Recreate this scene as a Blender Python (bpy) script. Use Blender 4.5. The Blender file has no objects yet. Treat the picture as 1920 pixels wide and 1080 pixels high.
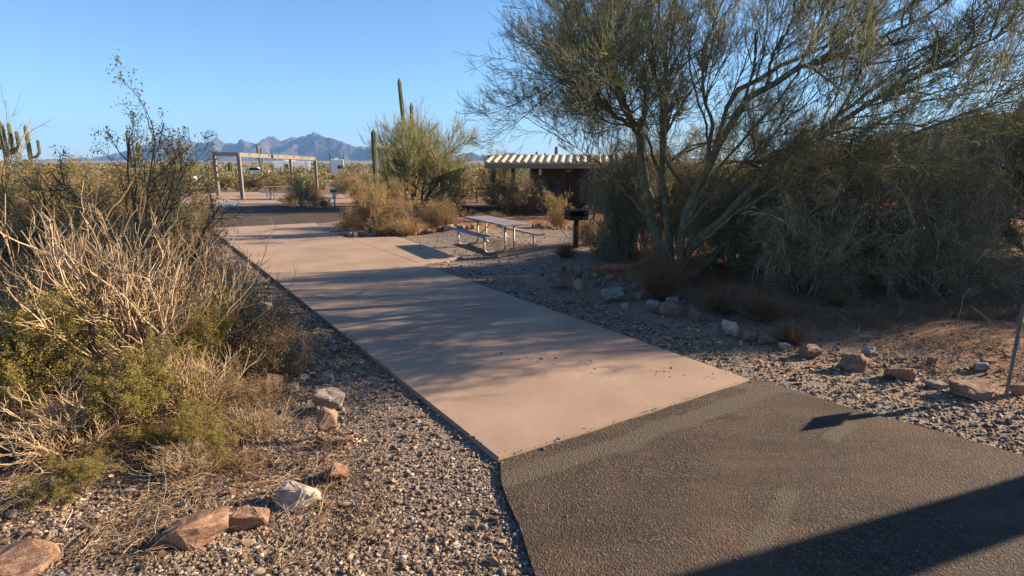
import bpy, bmesh, math, random
import numpy as np
from mathutils import Vector, Matrix, noise as mnoise
R = math.radians
# ------------------------------------------------------------------ camera, sky, sun, exposure
scene = bpy.context.scene
FPX, HOR, CH = 1100.0, 300.0, 2.4
PITCH = math.atan((540 - HOR) / FPX)
cam = bpy.data.cameras.new('camera'); cam.sensor_width = 36; cam.lens = 36 * FPX / 1920
cam.clip_start = 0.05; cam.clip_end = 30000
camo = bpy.data.objects.new('camera', cam); scene.collection.objects.link(camo)
camo.location = (0, 0, CH); camo.rotation_euler = (math.pi / 2 - PITCH, 0, 0)
scene.camera = camo
SUN_EL = R(21.0); SAZ = math.atan2(0.28, 0.96)          # sun stands to the right, a little ahead
S = Vector((math.cos(SUN_EL) * math.cos(SAZ), math.cos(SUN_EL) * math.sin(SAZ), math.sin(SUN_EL)))
world = bpy.data.worlds.new('World'); scene.world = world; world.use_nodes = True
wn = world.node_tree.nodes; wl = world.node_tree.links
bg = wn['Background']; bg.inputs[1].default_value = 0.064
sky = wn.new('ShaderNodeTexSky'); sky.sky_type = 'NISHITA'; sky.sun_disc = False
sky.sun_elevation = SUN_EL; sky.sun_rotation = math.pi / 2 - SAZ
sky.altitude = 500; sky.air_density = 1.0; sky.dust_density = 0.2; sky.ozone_density = 3.5
tint = wn.new('ShaderNodeMix'); tint.data_type = 'RGBA'; tint.blend_type = 'MULTIPLY'; tint.inputs[0].default_value = 1
tint.inputs[7].default_value = (.73, .90, 1.07, 1)                 # the camera's cooler rendering of the clear sky
wl.new(sky.outputs[0], tint.inputs[6]); wl.new(tint.outputs[2], bg.inputs[0])
sl = bpy.data.lights.new('sun', 'SUN'); sl.energy = 5.0; sl.angle = R(0.53); sl.color = (1.0, 0.82, 0.6)
so = bpy.data.objects.new('sun', sl); scene.collection.objects.link(so)
so.rotation_euler = (-S).to_track_quat('-Z', 'Y').to_euler(); so.location = (30, 10, 20)
scene.view_settings.view_transform = 'Standard'; scene.view_settings.look = 'None'
scene.view_settings.exposure = 1.62; scene.view_settings.gamma = 1
scene.cycles.max_bounces = 6; scene.cycles.diffuse_bounces = 3; scene.cycles.transparent_max_bounces = 8
scene.cycles.volume_bounces = 0
C = scene.collection
rng = np.random.default_rng(7); random.seed(7)

# ------------------------------------------------------------------ helpers
def ray(px, py):
    a = PITCH; x = (px - 960) / FPX; y = -(py - 540) / FPX
    return x, math.cos(a) + y * math.sin(a), -math.sin(a) + y * math.cos(a)
def G(px, py, z=0.0):
    d = ray(px, py); t = (z - CH) / d[2]
    return d[0] * t, d[1] * t
def AT(px, py, Y):
    d = ray(px, py); t = Y / d[1]
    return Vector((d[0] * t, Y, CH + d[2] * t))
P0 = np.array([-0.11, 4.42]); U = np.array([-0.542, 0.8404]); V = np.array([0.8404, 0.542])
def padc(x, y):
    dx = x - P0[0]; dy = y - P0[1]
    return dx * U[0] + dy * U[1], dx * V[0] + dy * V[1]
def sst(a, b, x):
    t = np.clip((x - a) / (b - a), 0, 1); return t * t * (3 - 2 * t)
def vn(x, y, s, seed=0):                    # smooth value noise, vectorised
    x = np.asarray(x, float) / s; y = np.asarray(y, float) / s
    i = np.floor(x).astype(np.int64); j = np.floor(y).astype(np.int64); fx = x - i; fy = y - j
    fx = fx * fx * (3 - 2 * fx); fy = fy * fy * (3 - 2 * fy)
    def h(a, b):
        n = (a * 374761393 + b * 668265263 + seed * 1442695041) & 0xffffffff
        n = ((n ^ (n >> 13)) * 1274126177) & 0xffffffff
        return ((n ^ (n >> 16)) & 0xffff) / 65535.0
    return (h(i, j) * (1 - fx) + h(i + 1, j) * fx) * (1 - fy) + (h(i, j + 1) * (1 - fx) + h(i + 1, j + 1) * fx) * fy
def gz(x, y):
    x = np.asarray(x, float); y = np.asarray(y, float)
    s, w = padc(x, y)
    left = sst(-0.6, -3.0, w); right = sst(5.4, 7.0, w) * sst(2.5, 6, y)
    far = sst(36, 46, y)
    z = -0.045 + left * sst(23, 17, s) * (0.10 + 0.10 * vn(x, y, 1.1, 1) + 0.05 * vn(x, y, .35, 2))
    z = z + right * sst(30, 20, y) * (0.08 + 0.10 * vn(x, y, 1.3, 3) + 0.04 * vn(x, y, .3, 4))
    z = z + far * (vn(x, y, 9, 5) - .5) * 0.5 - 0.008 * np.clip(y - 42, 0, 170)
    return z
def GZ(x, y): return float(gz(x, y))

def link(o, parent=None):
    C.objects.link(o)
    if parent is not None: o.parent = parent
    return o
def tag(o, label=None, cat=None, group=None, kind=None):
    if label: o['label'] = label
    if cat: o['category'] = cat
    if group: o['group'] = group
    if kind: o['kind'] = kind
    return o
def thing(name, label, cat, loc=(0, 0, 0), rotz=0, group=None):
    o = bpy.data.objects.new(name, None); o.empty_display_size = 0.2
    link(o); o.location = loc; o.rotation_euler = (0, 0, rotz)
    return tag(o, label, cat, group)
def dup(root, loc=None, rotz=None, scale=None):
    r = root.copy(); C.objects.link(r)
    if loc is not None: r.location = loc
    if rotz is not None: r.rotation_euler = (0, 0, rotz)
    if scale is not None: r.scale = scale
    for ch in list(root.children):
        c = ch.copy(); C.objects.link(c); c.parent = r
    return r
def raw_mesh(name, verts, faces_list, m, smooth=True):
    """faces_list: arrays (N,k) of vertex indices"""
    me = bpy.data.meshes.new(name)
    verts = np.asarray(verts, np.float32)
    loops = np.concatenate([f.reshape(-1) for f in faces_list]).astype(np.int32)
    sizes = np.concatenate([np.full(len(f), f.shape[1], np.int32) for f in faces_list])
    starts = np.concatenate([[0], np.cumsum(sizes)[:-1]]).astype(np.int32)
    me.vertices.add(len(verts)); me.vertices.foreach_set('co', verts.reshape(-1))
    me.loops.add(len(loops)); me.loops.foreach_set('vertex_index', loops)
    me.polygons.add(len(sizes)); me.polygons.foreach_set('loop_start', starts)
    me.polygons.foreach_set('loop_total', sizes)
    me.polygons.foreach_set('use_smooth', np.full(len(sizes), smooth, bool))
    me.update(calc_edges=True); me.validate()
    if m: me.materials.append(m)
    return me
def mobj(name, me, parent=None, **k):
    o = bpy.data.objects.new(name, me); link(o, parent)
    if k: tag(o, **k)
    return o
def bm_obj(name, bm, m, parent=None, smooth=False, **k):
    me = bpy.data.meshes.new(name); bmesh.ops.recalc_face_normals(bm, faces=bm.faces)
    bm.to_mesh(me); bm.free()
    if smooth: me.polygons.foreach_set('use_smooth', [True] * len(me.polygons))
    me.materials.append(m)
    return mobj(name, me, parent, **k)
def bx(bm, x0, x1, y0, y1, z0, z1, bev=0.0, mat4=None):
    r = bmesh.ops.create_cube(bm, size=1.0)
    mt = Matrix.Translation(((x0 + x1) / 2, (y0 + y1) / 2, (z0 + z1) / 2)) @ Matrix.Diagonal((x1 - x0, y1 - y0, z1 - z0, 1))
    if mat4 is not None: mt = mat4 @ mt
    bmesh.ops.transform(bm, matrix=mt, verts=r['verts'])
    if bev:
        es = list({e for v in r['verts'] for e in v.link_edges})
        bmesh.ops.bevel(bm, geom=es, offset=bev, segments=2, affect='EDGES', profile=0.5)
def tube_bm(bm, pts, r, sides=10):
    pts = [Vector(p) for p in pts]; rings = []
    prev = None
    for i, p in enumerate(pts):
        d = (pts[min(i + 1, len(pts) - 1)] - pts[max(i - 1, 0)]).normalized()
        if prev is None: a = d.orthogonal().normalized()
        else: a = (prev - d * prev.dot(d)).normalized()
        prev = a; b = d.cross(a)
        rr = r[i] if isinstance(r, (list, tuple)) else r
        rings.append([bm.verts.new(p + (a * math.cos(t) + b * math.sin(t)) * rr) for t in [2 * math.pi * k / sides for k in range(sides)]])
    for i in range(len(rings) - 1):
        for k in range(sides):
            bm.faces.new((rings[i][k], rings[i][(k + 1) % sides], rings[i + 1][(k + 1) % sides], rings[i + 1][k]))
    bm.faces.new(rings[0][::-1]); bm.faces.new(rings[-1])

# ------------------------------------------------------------------ materials
def lin(c): return tuple(((v / 255) / 12.92 if v / 255 <= .04045 else ((v / 255 + .055) / 1.055) ** 2.4) for v in c) + (1,)
class NT:
    def __init__(s, name, rough=0.8):
        s.m = bpy.data.materials.new(name); s.m.use_nodes = True
        s.n = s.m.node_tree.nodes; s.l = s.m.node_tree.links
        s.b = s.n['Principled BSDF']; s.b.inputs['Roughness'].default_value = rough
        s.b.inputs['Specular IOR Level'].default_value = 0.25
        s.tc = s.n.new('ShaderNodeTexCoord').outputs['Object']
    def noise(s, scale, detail=4, rough=.6, vec=None, dist=0):
        t = s.n.new('ShaderNodeTexNoise'); t.inputs['Scale'].default_value = scale
        t.inputs['Detail'].default_value = detail; t.inputs['Roughness'].default_value = rough
        t.inputs['Distortion'].default_value = dist
        s.l.new(vec or s.tc, t.inputs['Vector']); return t.outputs['Fac']
    def vor(s, scale, out='Distance', feature='F1', vec=None):
        t = s.n.new('ShaderNodeTexVoronoi'); t.feature = feature; t.inputs['Scale'].default_value = scale
        s.l.new(vec or s.tc, t.inputs['Vector']); return t.outputs[out]
    def ramp(s, fac, stops):
        r = s.n.new('ShaderNodeValToRGB'); e = r.color_ramp.elements
        while len(e) > 2: e.remove(e[-1])
        e[0].position, e[0].color = stops[0][0], tuple(stops[0][1][:3]) + (1,)
        e[1].position, e[1].color = stops[1][0], tuple(stops[1][1][:3]) + (1,)
        for p, c in stops[2:]:
            q = e.new(p); q.color = tuple(c[:3]) + (1,)
        s.l.new(fac, r.inputs[0]); return r.outputs[0]
    def mix(s, fac, a, b, mode='MIX'):
        x = s.n.new('ShaderNodeMix'); x.data_type = 'RGBA'; x.blend_type = mode
        for i, v in ((0, fac), (6, a), (7, b)):
            if isinstance(v, (float, int)): x.inputs[i].default_value = v
            elif isinstance(v, tuple): x.inputs[i].default_value = tuple(v[:3]) + (1,)
            else: s.l.new(v, x.inputs[i])
        return x.outputs[2]
    def math(s, op, a, b=0.0, clamp=False):
        x = s.n.new('ShaderNodeMath'); x.operation = op; x.use_clamp = clamp
        for i, v in ((0, a), (1, b)):
            if isinstance(v, (float, int)): x.inputs[i].default_value = v
            else: s.l.new(v, x.inputs[i])
        return x.outputs[0]
    def attr(s, name, out='Color'):
        a = s.n.new('ShaderNodeAttribute'); a.attribute_name = name; return a.outputs[out]
    def island(s):
        return s.n.new('ShaderNodeNewGeometry').outputs['Random Per Island']
    def orand(s):
        return s.n.new('ShaderNodeObjectInfo').outputs['Random']
    def color(s, c):
        if isinstance(c, tuple): s.b.inputs['Base Color'].default_value = tuple(c[:3]) + (1,)
        else: s.l.new(c, s.b.inputs['Base Color'])
        return s
    def bump(s, h, strength=.5, dist=.02):
        b = s.n.new('ShaderNodeBump'); b.inputs['Strength'].default_value = strength; b.inputs['Distance'].default_value = dist
        s.l.new(h, b.inputs['Height']); s.l.new(b.outputs[0], s.b.inputs['Normal']); return s
    def translucent(s, col, f):
        t = s.n.new('ShaderNodeBsdfTranslucent'); mx = s.n.new('ShaderNodeMixShader'); mx.inputs[0].default_value = f
        if isinstance(col, tuple): t.inputs[0].default_value = tuple(col[:3]) + (1,)
        else: s.l.new(col, t.inputs[0])
        out = s.n['Material Output']
        s.l.new(s.b.outputs[0], mx.inputs[1]); s.l.new(t.outputs[0], mx.inputs[2]); s.l.new(mx.outputs[0], out.inputs[0]); return s
def m_plain(name, c, rough=.6, metal=0, var=.12, scale=8, bump=.1):
    t = NT(name, rough); n = t.noise(scale, 5)
    d = tuple(v * (1 - var * 2) for v in c[:3]); e = tuple(min(1, v * (1 + var)) for v in c[:3])
    t.color(t.ramp(n, [(.3, d), (.7, e)])); t.b.inputs['Metallic'].default_value = metal
    if bump: t.bump(t.noise(scale * 8, 4), bump, .005)
    return t.m
def m_twig(name, stops, rough=.8, trans=0):
    t = NT(name, rough); c = t.ramp(t.island(), stops)
    v = t.noise(3, 3); c = t.mix(t.math('MULTIPLY', v, .55), c, tuple(x * .5 for x in stops[0][1][:3]))
    t.color(c)
    if trans: t.translucent(c, trans)
    return t.m
def m_rock(name, a, b, c):
    t = NT(name, .85); n = t.noise(5, 8, .65); v = t.orand()
    vec = t.n.new('ShaderNodeVectorMath'); vec.operation = 'ADD'
    t.l.new(t.tc, vec.inputs[0]); cb = t.n.new('ShaderNodeCombineXYZ'); t.l.new(t.math('MULTIPLY', v, 37.0), cb.inputs[0]); t.l.new(cb.outputs[0], vec.inputs[1])
    n = t.noise(4, 9, .7, vec.outputs[0], .4); n2 = t.noise(14, 8, .7, vec.outputs[0])
    col = t.ramp(n, [(.32, a), (.5, b), (.68, c)])
    col = t.mix(t.ramp(n2, [(.55, (0, 0, 0)), (.72, (1, 1, 1))]), col, tuple(x * .45 for x in a))
    t.color(col); t.bump(n2, .6, .03); return t.m
def m_ground():
    t = NT('ground_soil', .95)
    z = t.n.new('ShaderNodeSeparateColor'); t.l.new(t.attr('zone'), z.inputs[0])
    n = t.noise(1.3, 6, .6); f = t.noise(26, 5, .7)
    soil = t.ramp(t.noise(3.5, 8, .75), [(.3, (.2, .085, .04)), (.5, (.36, .17, .085)), (.7, (.5, .28, .16))])
    litter = t.ramp(t.noise(30, 5, .8, None, 1.5), [(.35, (.05, .03, .018)), (.5, (.22, .12, .065)), (.66, (.5, .33, .19))])
    grav = t.ramp(t.vor(48, 'Color'), [(.1, (.09, .075, .065)), (.45, (.24, .175, .13)), (.75, (.36, .27, .2)), (.95, (.52, .43, .34))])
    dirt = t.ramp(t.noise(9, 6, .7), [(.35, (.14, .11, .085)), (.65, (.26, .2, .155))])
    gr = t.mix(t.ramp(t.noise(4, 4), [(.35, (0, 0, 0)), (.6, (1, 1, 1))]), dirt, grav)
    c = t.mix(t.ramp(f, [(.4, (0, 0, 0)), (.62, (1, 1, 1))]), soil, litter)
    c = t.mix(z.outputs[0], c, gr)
    c = t.mix(z.outputs[1], c, t.ramp(n, [(.3, (.22, .14, .09)), (.7, (.35, .25, .17))]))
    c = t.mix(z.outputs[2], c, t.ramp(t.noise(.25, 8, .75), [(.35, (.12, .085, .045)), (.5, (.24, .17, .09)), (.65, (.36, .27, .16))]))
    t.color(c)
    h = t.math('ADD', t.math('MULTIPLY', t.vor(48), -.7), t.noise(18, 8, .7))
    t.bump(h, .9, .03); return t.m
def padmask(t, which='w'):
    """pad coordinates (s along, w across) as node sockets"""
    sx = t.n.new('ShaderNodeSeparateXYZ'); t.l.new(t.tc, sx.inputs[0])
    x = t.math('SUBTRACT', sx.outputs[0], float(P0[0])); y = t.math('SUBTRACT', sx.outputs[1], float(P0[1]))
    s = t.math('ADD', t.math('MULTIPLY', x, float(U[0])), t.math('MULTIPLY', y, float(U[1])))
    w = t.math('ADD', t.math('MULTIPLY', x, float(V[0])), t.math('MULTIPLY', y, float(V[1])))
    return s, w
def m_asphalt():
    t = NT('asphalt', .9); s, w = padmask(t)
    ag = t.vor(75, 'Color'); n = t.noise(1.1, 6, .6, None, .5); fine = t.noise(60, 5, .8)
    base = t.ramp(ag, [(.1, (.025, .018, .013)), (.5, (.07, .05, .036)), (.8, (.125, .09, .062)), (.98, (.28, .21, .15))])
    c = t.mix(t.ramp(n, [(.35, (0, 0, 0)), (.65, (.75, .75, .75))]), base, t.ramp(fine, [(.3, (.075, .05, .034)), (.7, (.17, .12, .085))]))
    # smooth light slurry band beside the concrete and along the kerb side
    d = t.math('ADD', t.math('MULTIPLY', s, -1.0), t.math('MULTIPLY', t.math('SUBTRACT', t.noise(1.6, 4), .5), .35))
    def step(v, a, b):
        q = t.n.new('ShaderNodeMapRange'); q.interpolation_type = 'SMOOTHSTEP'; q.inputs[1].default_value = a; q.inputs[2].default_value = b
        t.l.new(v, q.inputs[0]); return q.outputs[0]
    band = t.math('MULTIPLY', step(d, .16, .24), step(d, .46, .36))
    sx = t.n.new('ShaderNodeSeparateXYZ'); t.l.new(t.tc, sx.inputs[0])
    # line along the right kerb side: from (2.9,6.1) heading (4.9,-1.9)
    e = t.math('ADD', t.math('MULTIPLY', t.math('SUBTRACT', sx.outputs[0], 2.9), .3), t.math('MULTIPLY', t.math('SUBTRACT', sx.outputs[1], 6.1), .954))
    e = t.math('ADD', e, t.math('MULTIPLY', t.math('SUBTRACT', t.noise(1.4, 3), .5), .25))
    band2 = t.math('MULTIPLY', step(e, -.30, -.2), step(e, .02, -.06))
    # pale scuffed patch near the middle and one beside the marker's shadow
    def blob(cx, cy, ang, hl, hw):
        dx = t.math('SUBTRACT', sx.outputs[0], cx); dy = t.math('SUBTRACT', sx.outputs[1], cy); ca_, sa_ = math.cos(ang), math.sin(ang)
        a_ = t.math('ADD', t.math('MULTIPLY', dx, ca_), t.math('MULTIPLY', dy, sa_)); b_ = t.math('ADD', t.math('MULTIPLY', dx, -sa_), t.math('MULTIPLY', dy, ca_))
        b_ = t.math('ADD', b_, t.math('MULTIPLY', t.math('SUBTRACT', t.noise(3.0, 4), .5), .16))
        return t.math('MULTIPLY', step(t.math('ABSOLUTE', a_), hl, hl * .75), step(t.math('ABSOLUTE', b_), hw, hw * .5))
    band3 = t.math('MAXIMUM', t.math('MULTIPLY', blob(1.8, 3.6, .9, .55, .09), .7), blob(3.0, 4.95, .75, .32, .09))
    # rusty and dark worn patches drawn out along the road
    mp = t.n.new('ShaderNodeMapping'); mp.inputs['Rotation'].default_value = (0, 0, R(28)); mp.inputs['Scale'].default_value = (.5, 2.6, 1); t.l.new(t.tc, mp.inputs[0])
    st_ = t.noise(1.3, 6, .7, mp.outputs[0])
    c = t.mix(t.math('MULTIPLY', t.ramp(st_, [(.45, (0, 0, 0)), (.62, (1, 1, 1))]), .45), c, (.045, .032, .024))
    c = t.mix(t.math('MULTIPLY', t.ramp(t.noise(.9, 3), [(.52, (0, 0, 0)), (.68, (1, 1, 1))]), .3), c, (.2, .11, .06))
    msk = t.math('MULTIPLY', t.math('MAXIMUM', t.math('MAXIMUM', band, band2), band3), t.math('ADD', step(t.noise(2.3, 5), .2, .55), .35), True)
    c = t.mix(msk, c, t.ramp(fine, [(.3, (.09, .07, .047)), (.7, (.165, .13, .088))]))
    t.color(c)
    hh = t.math('ADD', t.vor(75), t.noise(44, 6, .8)); t.bump(hh, 1.0, .02); return t.m
def m_concrete():
    t = NT('tinted_concrete', .85)
    n = t.noise(.9, 7, .6, None, .3); f = t.noise(9, 8, .7); sp = t.noise(90, 3, .6)
    c = t.ramp(n, [(.3, (.29, .195, .135)), (.55, (.37, .255, .177)), (.75, (.43, .3, .21))])
    c = t.mix(t.math('MULTIPLY', t.ramp(f, [(.45, (0, 0, 0)), (.75, (1, 1, 1))]), .35), c, (.27, .175, .12))
    c = t.mix(t.ramp(sp, [(.68, (0, 0, 0)), (.75, (.5, .5, .5))]), c, (.2, .13, .09))
    v = t.vor(.55, 'Distance', 'DISTANCE_TO_EDGE')
    s, w = padmask(t)
    t.color(c); t.bump(t.math('ADD', f, t.math('MULTIPLY', t.noise(160, 3), .6)), .25, .006); return t.m

M = dict(
    ground=m_ground(), asphalt=m_asphalt(), concrete=m_concrete(),
    rock_red=m_rock('red_rock', (.16, .08, .05), (.28, .155, .095), (.43, .28, .19)),
    rock_white=m_rock('pale_quartz_rock', (.26, .19, .13), (.42, .33, .25), (.56, .47, .37)),
    rock_brown=m_rock('brown_rock', (.13, .075, .05), (.24, .14, .09), (.34, .22, .15)),
    rock_grey=m_rock('grey_rock', (.14, .12, .11), (.25, .22, .19), (.38, .34, .29)),
    bark=None,
)
def m_bark():
    t = NT('green_bark', .75); n = t.noise(7, 7, .7); f = t.noise(40, 5)
    c = t.ramp(n, [(.3, (.05, .043, .024)), (.5, (.12, .105, .06)), (.7, (.26, .22, .14))])
    c = t.mix(t.ramp(f, [(.5, (0, 0, 0)), (.7, (.8, .8, .8))]), c, (.07, .065, .045)); t.color(c); t.bump(f, .6, .01); return t.m
M['bark'] = m_bark()
M['pv_twig'] = m_twig('palo_verde_twigs', [(0, (.2, .2, .09)), (.4, (.34, .33, .16)), (.75, (.46, .43, .22)), (1, (.62, .54, .3))], .7, .42)
M['pv_twig2'] = m_twig('young_palo_verde_twigs', [(0, (.3, .28, .11)), (.5, (.46, .42, .19)), (1, (.6, .55, .3))], .7, .35)
M['grey_twig'] = m_twig('grey_shrub_twigs', [(0, (.2, .175, .1)), (.5, (.38, .335, .2)), (.85, (.55, .48, .31)), (1, (.75, .68, .5))], .75, .25)
M['grey_leaf'] = m_twig('grey_green_leaves', [(0, (.13, .12, .06)), (.5, (.27, .24, .12)), (.9, (.4, .34, .19)), (1, (.6, .53, .36))], .7, .3)
M['creo_stem'] = m_twig('creosote_stems', [(0, (.055, .04, .03)), (.6, (.12, .085, .06)), (1, (.22, .16, .11))])
M['creo_leaf'] = m_twig('creosote_leaves', [(0, (.2, .16, .055)), (.5, (.36, .28, .1)), (1, (.52, .41, .18))], .55, .45)
M['olive_leaf'] = m_twig('ochre_scrub_leaves', [(0, (.26, .175, .07)), (.5, (.44, .3, .13)), (1, (.6, .43, .21))], .7, .42)
M['green_leaf'] = m_twig('fresh_green_leaves', [(0, (.2, .155, .035)), (.5, (.36, .28, .07)), (1, (.52, .42, .13))], .55, .4)
M['brown_twig'] = m_twig('brown_scrub_twigs', [(0, (.13, .08, .045)), (.5, (.27, .175, .1)), (1, (.42, .29, .17))])
M['pale_stick'] = m_twig('bleached_sticks', [(0, (.24, .15, .08)), (.45, (.48, .33, .18)), (1, (.72, .54, .33))])
M['straw'] = m_twig('dry_grass', [(0, (.36, .22, .09)), (.5, (.52, .35, .16)), (1, (.66, .49, .26))], .7, .25)
M['red_grass'] = m_twig('rusty_dry_grass', [(0, (.2, .1, .05)), (.5, (.33, .19, .1)), (1, (.45, .3, .18))], .7, .2)
M['litter'] = m_twig('fallen_twigs', [(0, (.1, .06, .035)), (.5, (.3, .19, .115)), (1, (.62, .47, .31))])
M['pebble'] = m_twig('pebbles', [(0, (.08, .052, .034)), (.3, (.18, .115, .072)), (.55, (.29, .19, .12)), (.85, (.43, .31, .21)), (1, (.68, .56, .43))], .8)
def m_scrub():
    t = NT('far_scrub', .8)
    a = t.ramp(t.island(), [(0, (.10, .07, .03)), (.5, (.22, .15, .06)), (1, (.38, .27, .13))]); b = t.ramp(t.island(), [(0, (.07, .075, .03)), (.5, (.15, .15, .06)), (1, (.3, .28, .13))])
    c = t.mix(t.ramp(t.noise(.12, 4), [(.42, (0, 0, 0)), (.58, (1, 1, 1))]), a, b); c = t.mix(t.ramp(t.noise(.23, 3), [(.6, (0, 0, 0)), (.72, (1, 1, 1))]), c, (.4, .3, .17))
    t.color(c); t.translucent(c, .2); return t.m
M['scrub'] = m_scrub()
def m_cactus():
    t = NT('cactus_skin', .7); n = t.noise(2, 5)
    t.color(t.ramp(n, [(.35, (.085, .095, .05)), (.65, (.17, .17, .09))])); t.bump(t.noise(60, 3), .4, .01); return t.m
M['cactus'] = m_cactus()
M['cholla'] = m_twig('cholla_spines', [(0, (.35, .32, .13)), (.5, (.52, .48, .24)), (1, (.66, .6, .36))], .8, .2)
M['tan_metal'] = m_plain('tan_painted_steel', (.2, .165, .13), .55, 0, .08)
M['galv'] = m_plain('weathered_beige_tube', (.42, .36, .29), .45, .2, .15, 12)
M['grey_plank'] = m_plain('grey_composite_plank', (.25, .235, .23), .7, 0, .15, 6, .3)
M['black'] = m_plain('black_steel', (.018, .017, .016), .6, .3, .2, 10)
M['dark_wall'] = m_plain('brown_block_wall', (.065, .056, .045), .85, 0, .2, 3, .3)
M['tile'] = m_plain('cream_roof_panels', (.45, .36, .23), .6, 0, .15, 5)
M['white'] = m_plain('white_body_paint', (.72, .71, .69), .35, 0, .05, 1, 0)
M['glass'] = m_plain('dark_window_glass', (.02, .022, .025), .1, 0, .1, 2, 0)
M['sign_green'] = m_plain('green_sign_face', (.01, .2, .12), .4, 0, .05, 2, 0)
M['sign_yellow'] = m_plain('yellow_sticker', (.75, .6, .12), .5, 0, .05, 2, 0)
M['sign_blue'] = m_plain('pale_blue_sticker', (.25, .5, .62), .5, 0, .05, 2, 0)
M['sign_white'] = m_plain('white_sign_border', (.6, .72, .68), .5, 0, .05, 2, 0)
M['blue_paint'] = m_plain('blue_road_paint', (.12, .25, .5), .7, 0, .2, 6)
M['post'] = m_plain('grey_steel_post', (.16, .14, .13), .6, .4, .15, 8)
M['rubber'] = m_plain('black_rubber', (.015, .015, .015), .8, 0, .1, 4)

# ------------------------------------------------------------------ ground, pads, roads
def axis(lo, hi, fine_lo, fine_hi, step, ratio=1.06):
    c = list(np.arange(fine_lo, fine_hi + 1e-6, step)); s = step; v = fine_hi
    while v < hi: s *= ratio; v += s; c.append(v)
    s = step; v = fine_lo
    while v > lo: s *= ratio; v -= s; c.insert(0, v)
    return np.array(c)
xs = axis(-9000, 9000, -9, 9, .09); ys = axis(-60, 12000, 2.0, 18, .09)
X, Y = np.meshgrid(xs, ys); Z = gz(X, Y)
nx, ny = len(xs), len(ys)
idx = np.arange(nx * ny).reshape(ny, nx)
F = np.stack([idx[:-1, :-1], idx[:-1, 1:], idx[1:, 1:], idx[1:, :-1]], -1).reshape(-1, 4)
gme = raw_mesh('ground', np.stack([X, Y, Z], -1).reshape(-1, 3), [F], M['ground'])
s_, w_ = padc(X, Y); jit = (vn(X, Y, .5, 11) - .5) * .7 + (vn(X, Y, .16, 12) - .5) * .3
wj = w_ + jit
gravel = np.maximum(sst(-1.75, -1.2, wj) * sst(1.0, .4, w_), sst(3.0, 3.2, w_) * sst(5.4, 4.7, wj))
gravel = np.maximum(gravel, sst(6.6, 5.9, Y + jit + .12 * X) * sst(-4.5, -3.0, X + jit))        # verge along the near road
gravel = np.maximum(gravel, sst(-2.6, -1.8, X + jit) * sst(5.6, 4.6, Y + jit) )
gravel = np.maximum(gravel, sst(12.6, 13.4, Y + jit) * sst(20, 18.8, Y + jit) * sst(3.0, 2.2, X + jit) * sst(3.0, 3.2, w_))  # table area
farz = sst(40, 60, Y)
yard = sst(3.9, 4.3, wj) * sst(6.3, 5.6, wj) * sst(5, 6.5, Y) * sst(13, 11, Y)
zone = np.stack([gravel * (1 - yard * .8), yard, farz, np.ones_like(X)], -1).reshape(-1, 4).astype(np.float32)
ca = gme.color_attributes.new('zone', 'FLOAT_COLOR', 'POINT'); ca.data.foreach_set('color', zone.reshape(-1))
mobj('ground', gme, kind='structure')

def slab(name, poly, z0, z1, m, jitter=0.0, step=.25, kind='structure'):
    pts = []
    for i in range(len(poly)):
        a = np.array(poly[i], float); b = np.array(poly[(i + 1) % len(poly)], float)
        n = max(1, int(np.linalg.norm(b - a) / step)) if jitter else 1
        if np.linalg.norm(b - a) > 25: n = 1
        for k in range(n):
            p = a + (b - a) * k / n
            if jitter and k: p = p + (np.array([vn(p[0], p[1], .35, 21), vn(p[0], p[1], .35, 22)]) - .5) * jitter
            pts.append(p)
    bm = bmesh.new()
    top = [bm.verts.new((p[0], p[1], z1)) for p in pts]; bot = [bm.verts.new((p[0], p[1], z0)) for p in pts]
    bm.faces.new(top); bm.faces.new(bot[::-1])
    for i in range(len(pts)):
        j = (i + 1) % len(pts); bm.faces.new((top[i], bot[i], bot[j], top[j]))
    if not jitter:
        es = [e for e in bm.edges if all(abs(v.co.z - z1) < 1e-6 for v in e.verts)]
        bmesh.ops.bevel(bm, geom=es, offset=.012, segments=2, affect='EDGES')
    bmesh.ops.triangulate(bm, faces=[f for f in bm.faces if len(f.verts) > 4])
    return bm_obj(name, bm, m, kind=kind)
def PW(s, w): p = P0 + U * s + V * w; return (float(p[0]), float(p[1]))
slab('concrete_pad', [PW(0, 0), PW(0, 3.31), PW(14.5, 3.31)] + [PW(15.5, 3.28), PW(17.6, 3.3), PW(19.7, 3.7), PW(19.9, 0)], -.12, 0.0, M['concrete'])
a1, a2, a3, a4 = G(697, 459), G(772, 455), G(925, 501), G(846, 513)
slab('patio_slab', [PW(9.0, 3.325), PW(9.2, 4.6), PW(14.0, 4.75), PW(14.3, 4.1), PW(14.45, 3.325)], -.12, -0.004, M['concrete'])
near_l = [G(938, 868), G(940, 900), G(952, 935), G(975, 985), G(992, 1040), G(1005, 1079)]
near_r = [G(1412, 709), G(1440, 713), G(1560, 752), G(1700, 790), G(1920, 851)]
road_poly = [PW(-.012, 0.0)] + near_l[:] + [(-.1, 2.2), (-1.2, .8), (-5, -1.2), (-22, -8), (-22, -30), (40, -30), (40, -6), (14, 2.0)] + near_r[::-1] + [PW(-.012, 3.31)]
slab('road', road_poly, -.09, -.012, M['asphalt'], .07)
far_poly = [(-60, 12), (-16, 19.0), PW(19.915, 0), PW(19.715, 3.7), (-6.6, 25.2), (-4.8, 27.0), (-1.5, 26.6), (1.5, 24.4), (8, 22.6), (30, 18), (30, 23), (12, 26.4), (4, 28.6), (-2, 31.6), (-9, 32.2), (-24, 31.5), (-60, 24)]
slab('loop_road', far_poly, -.1, -.02, M['asphalt'], .08)
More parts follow.
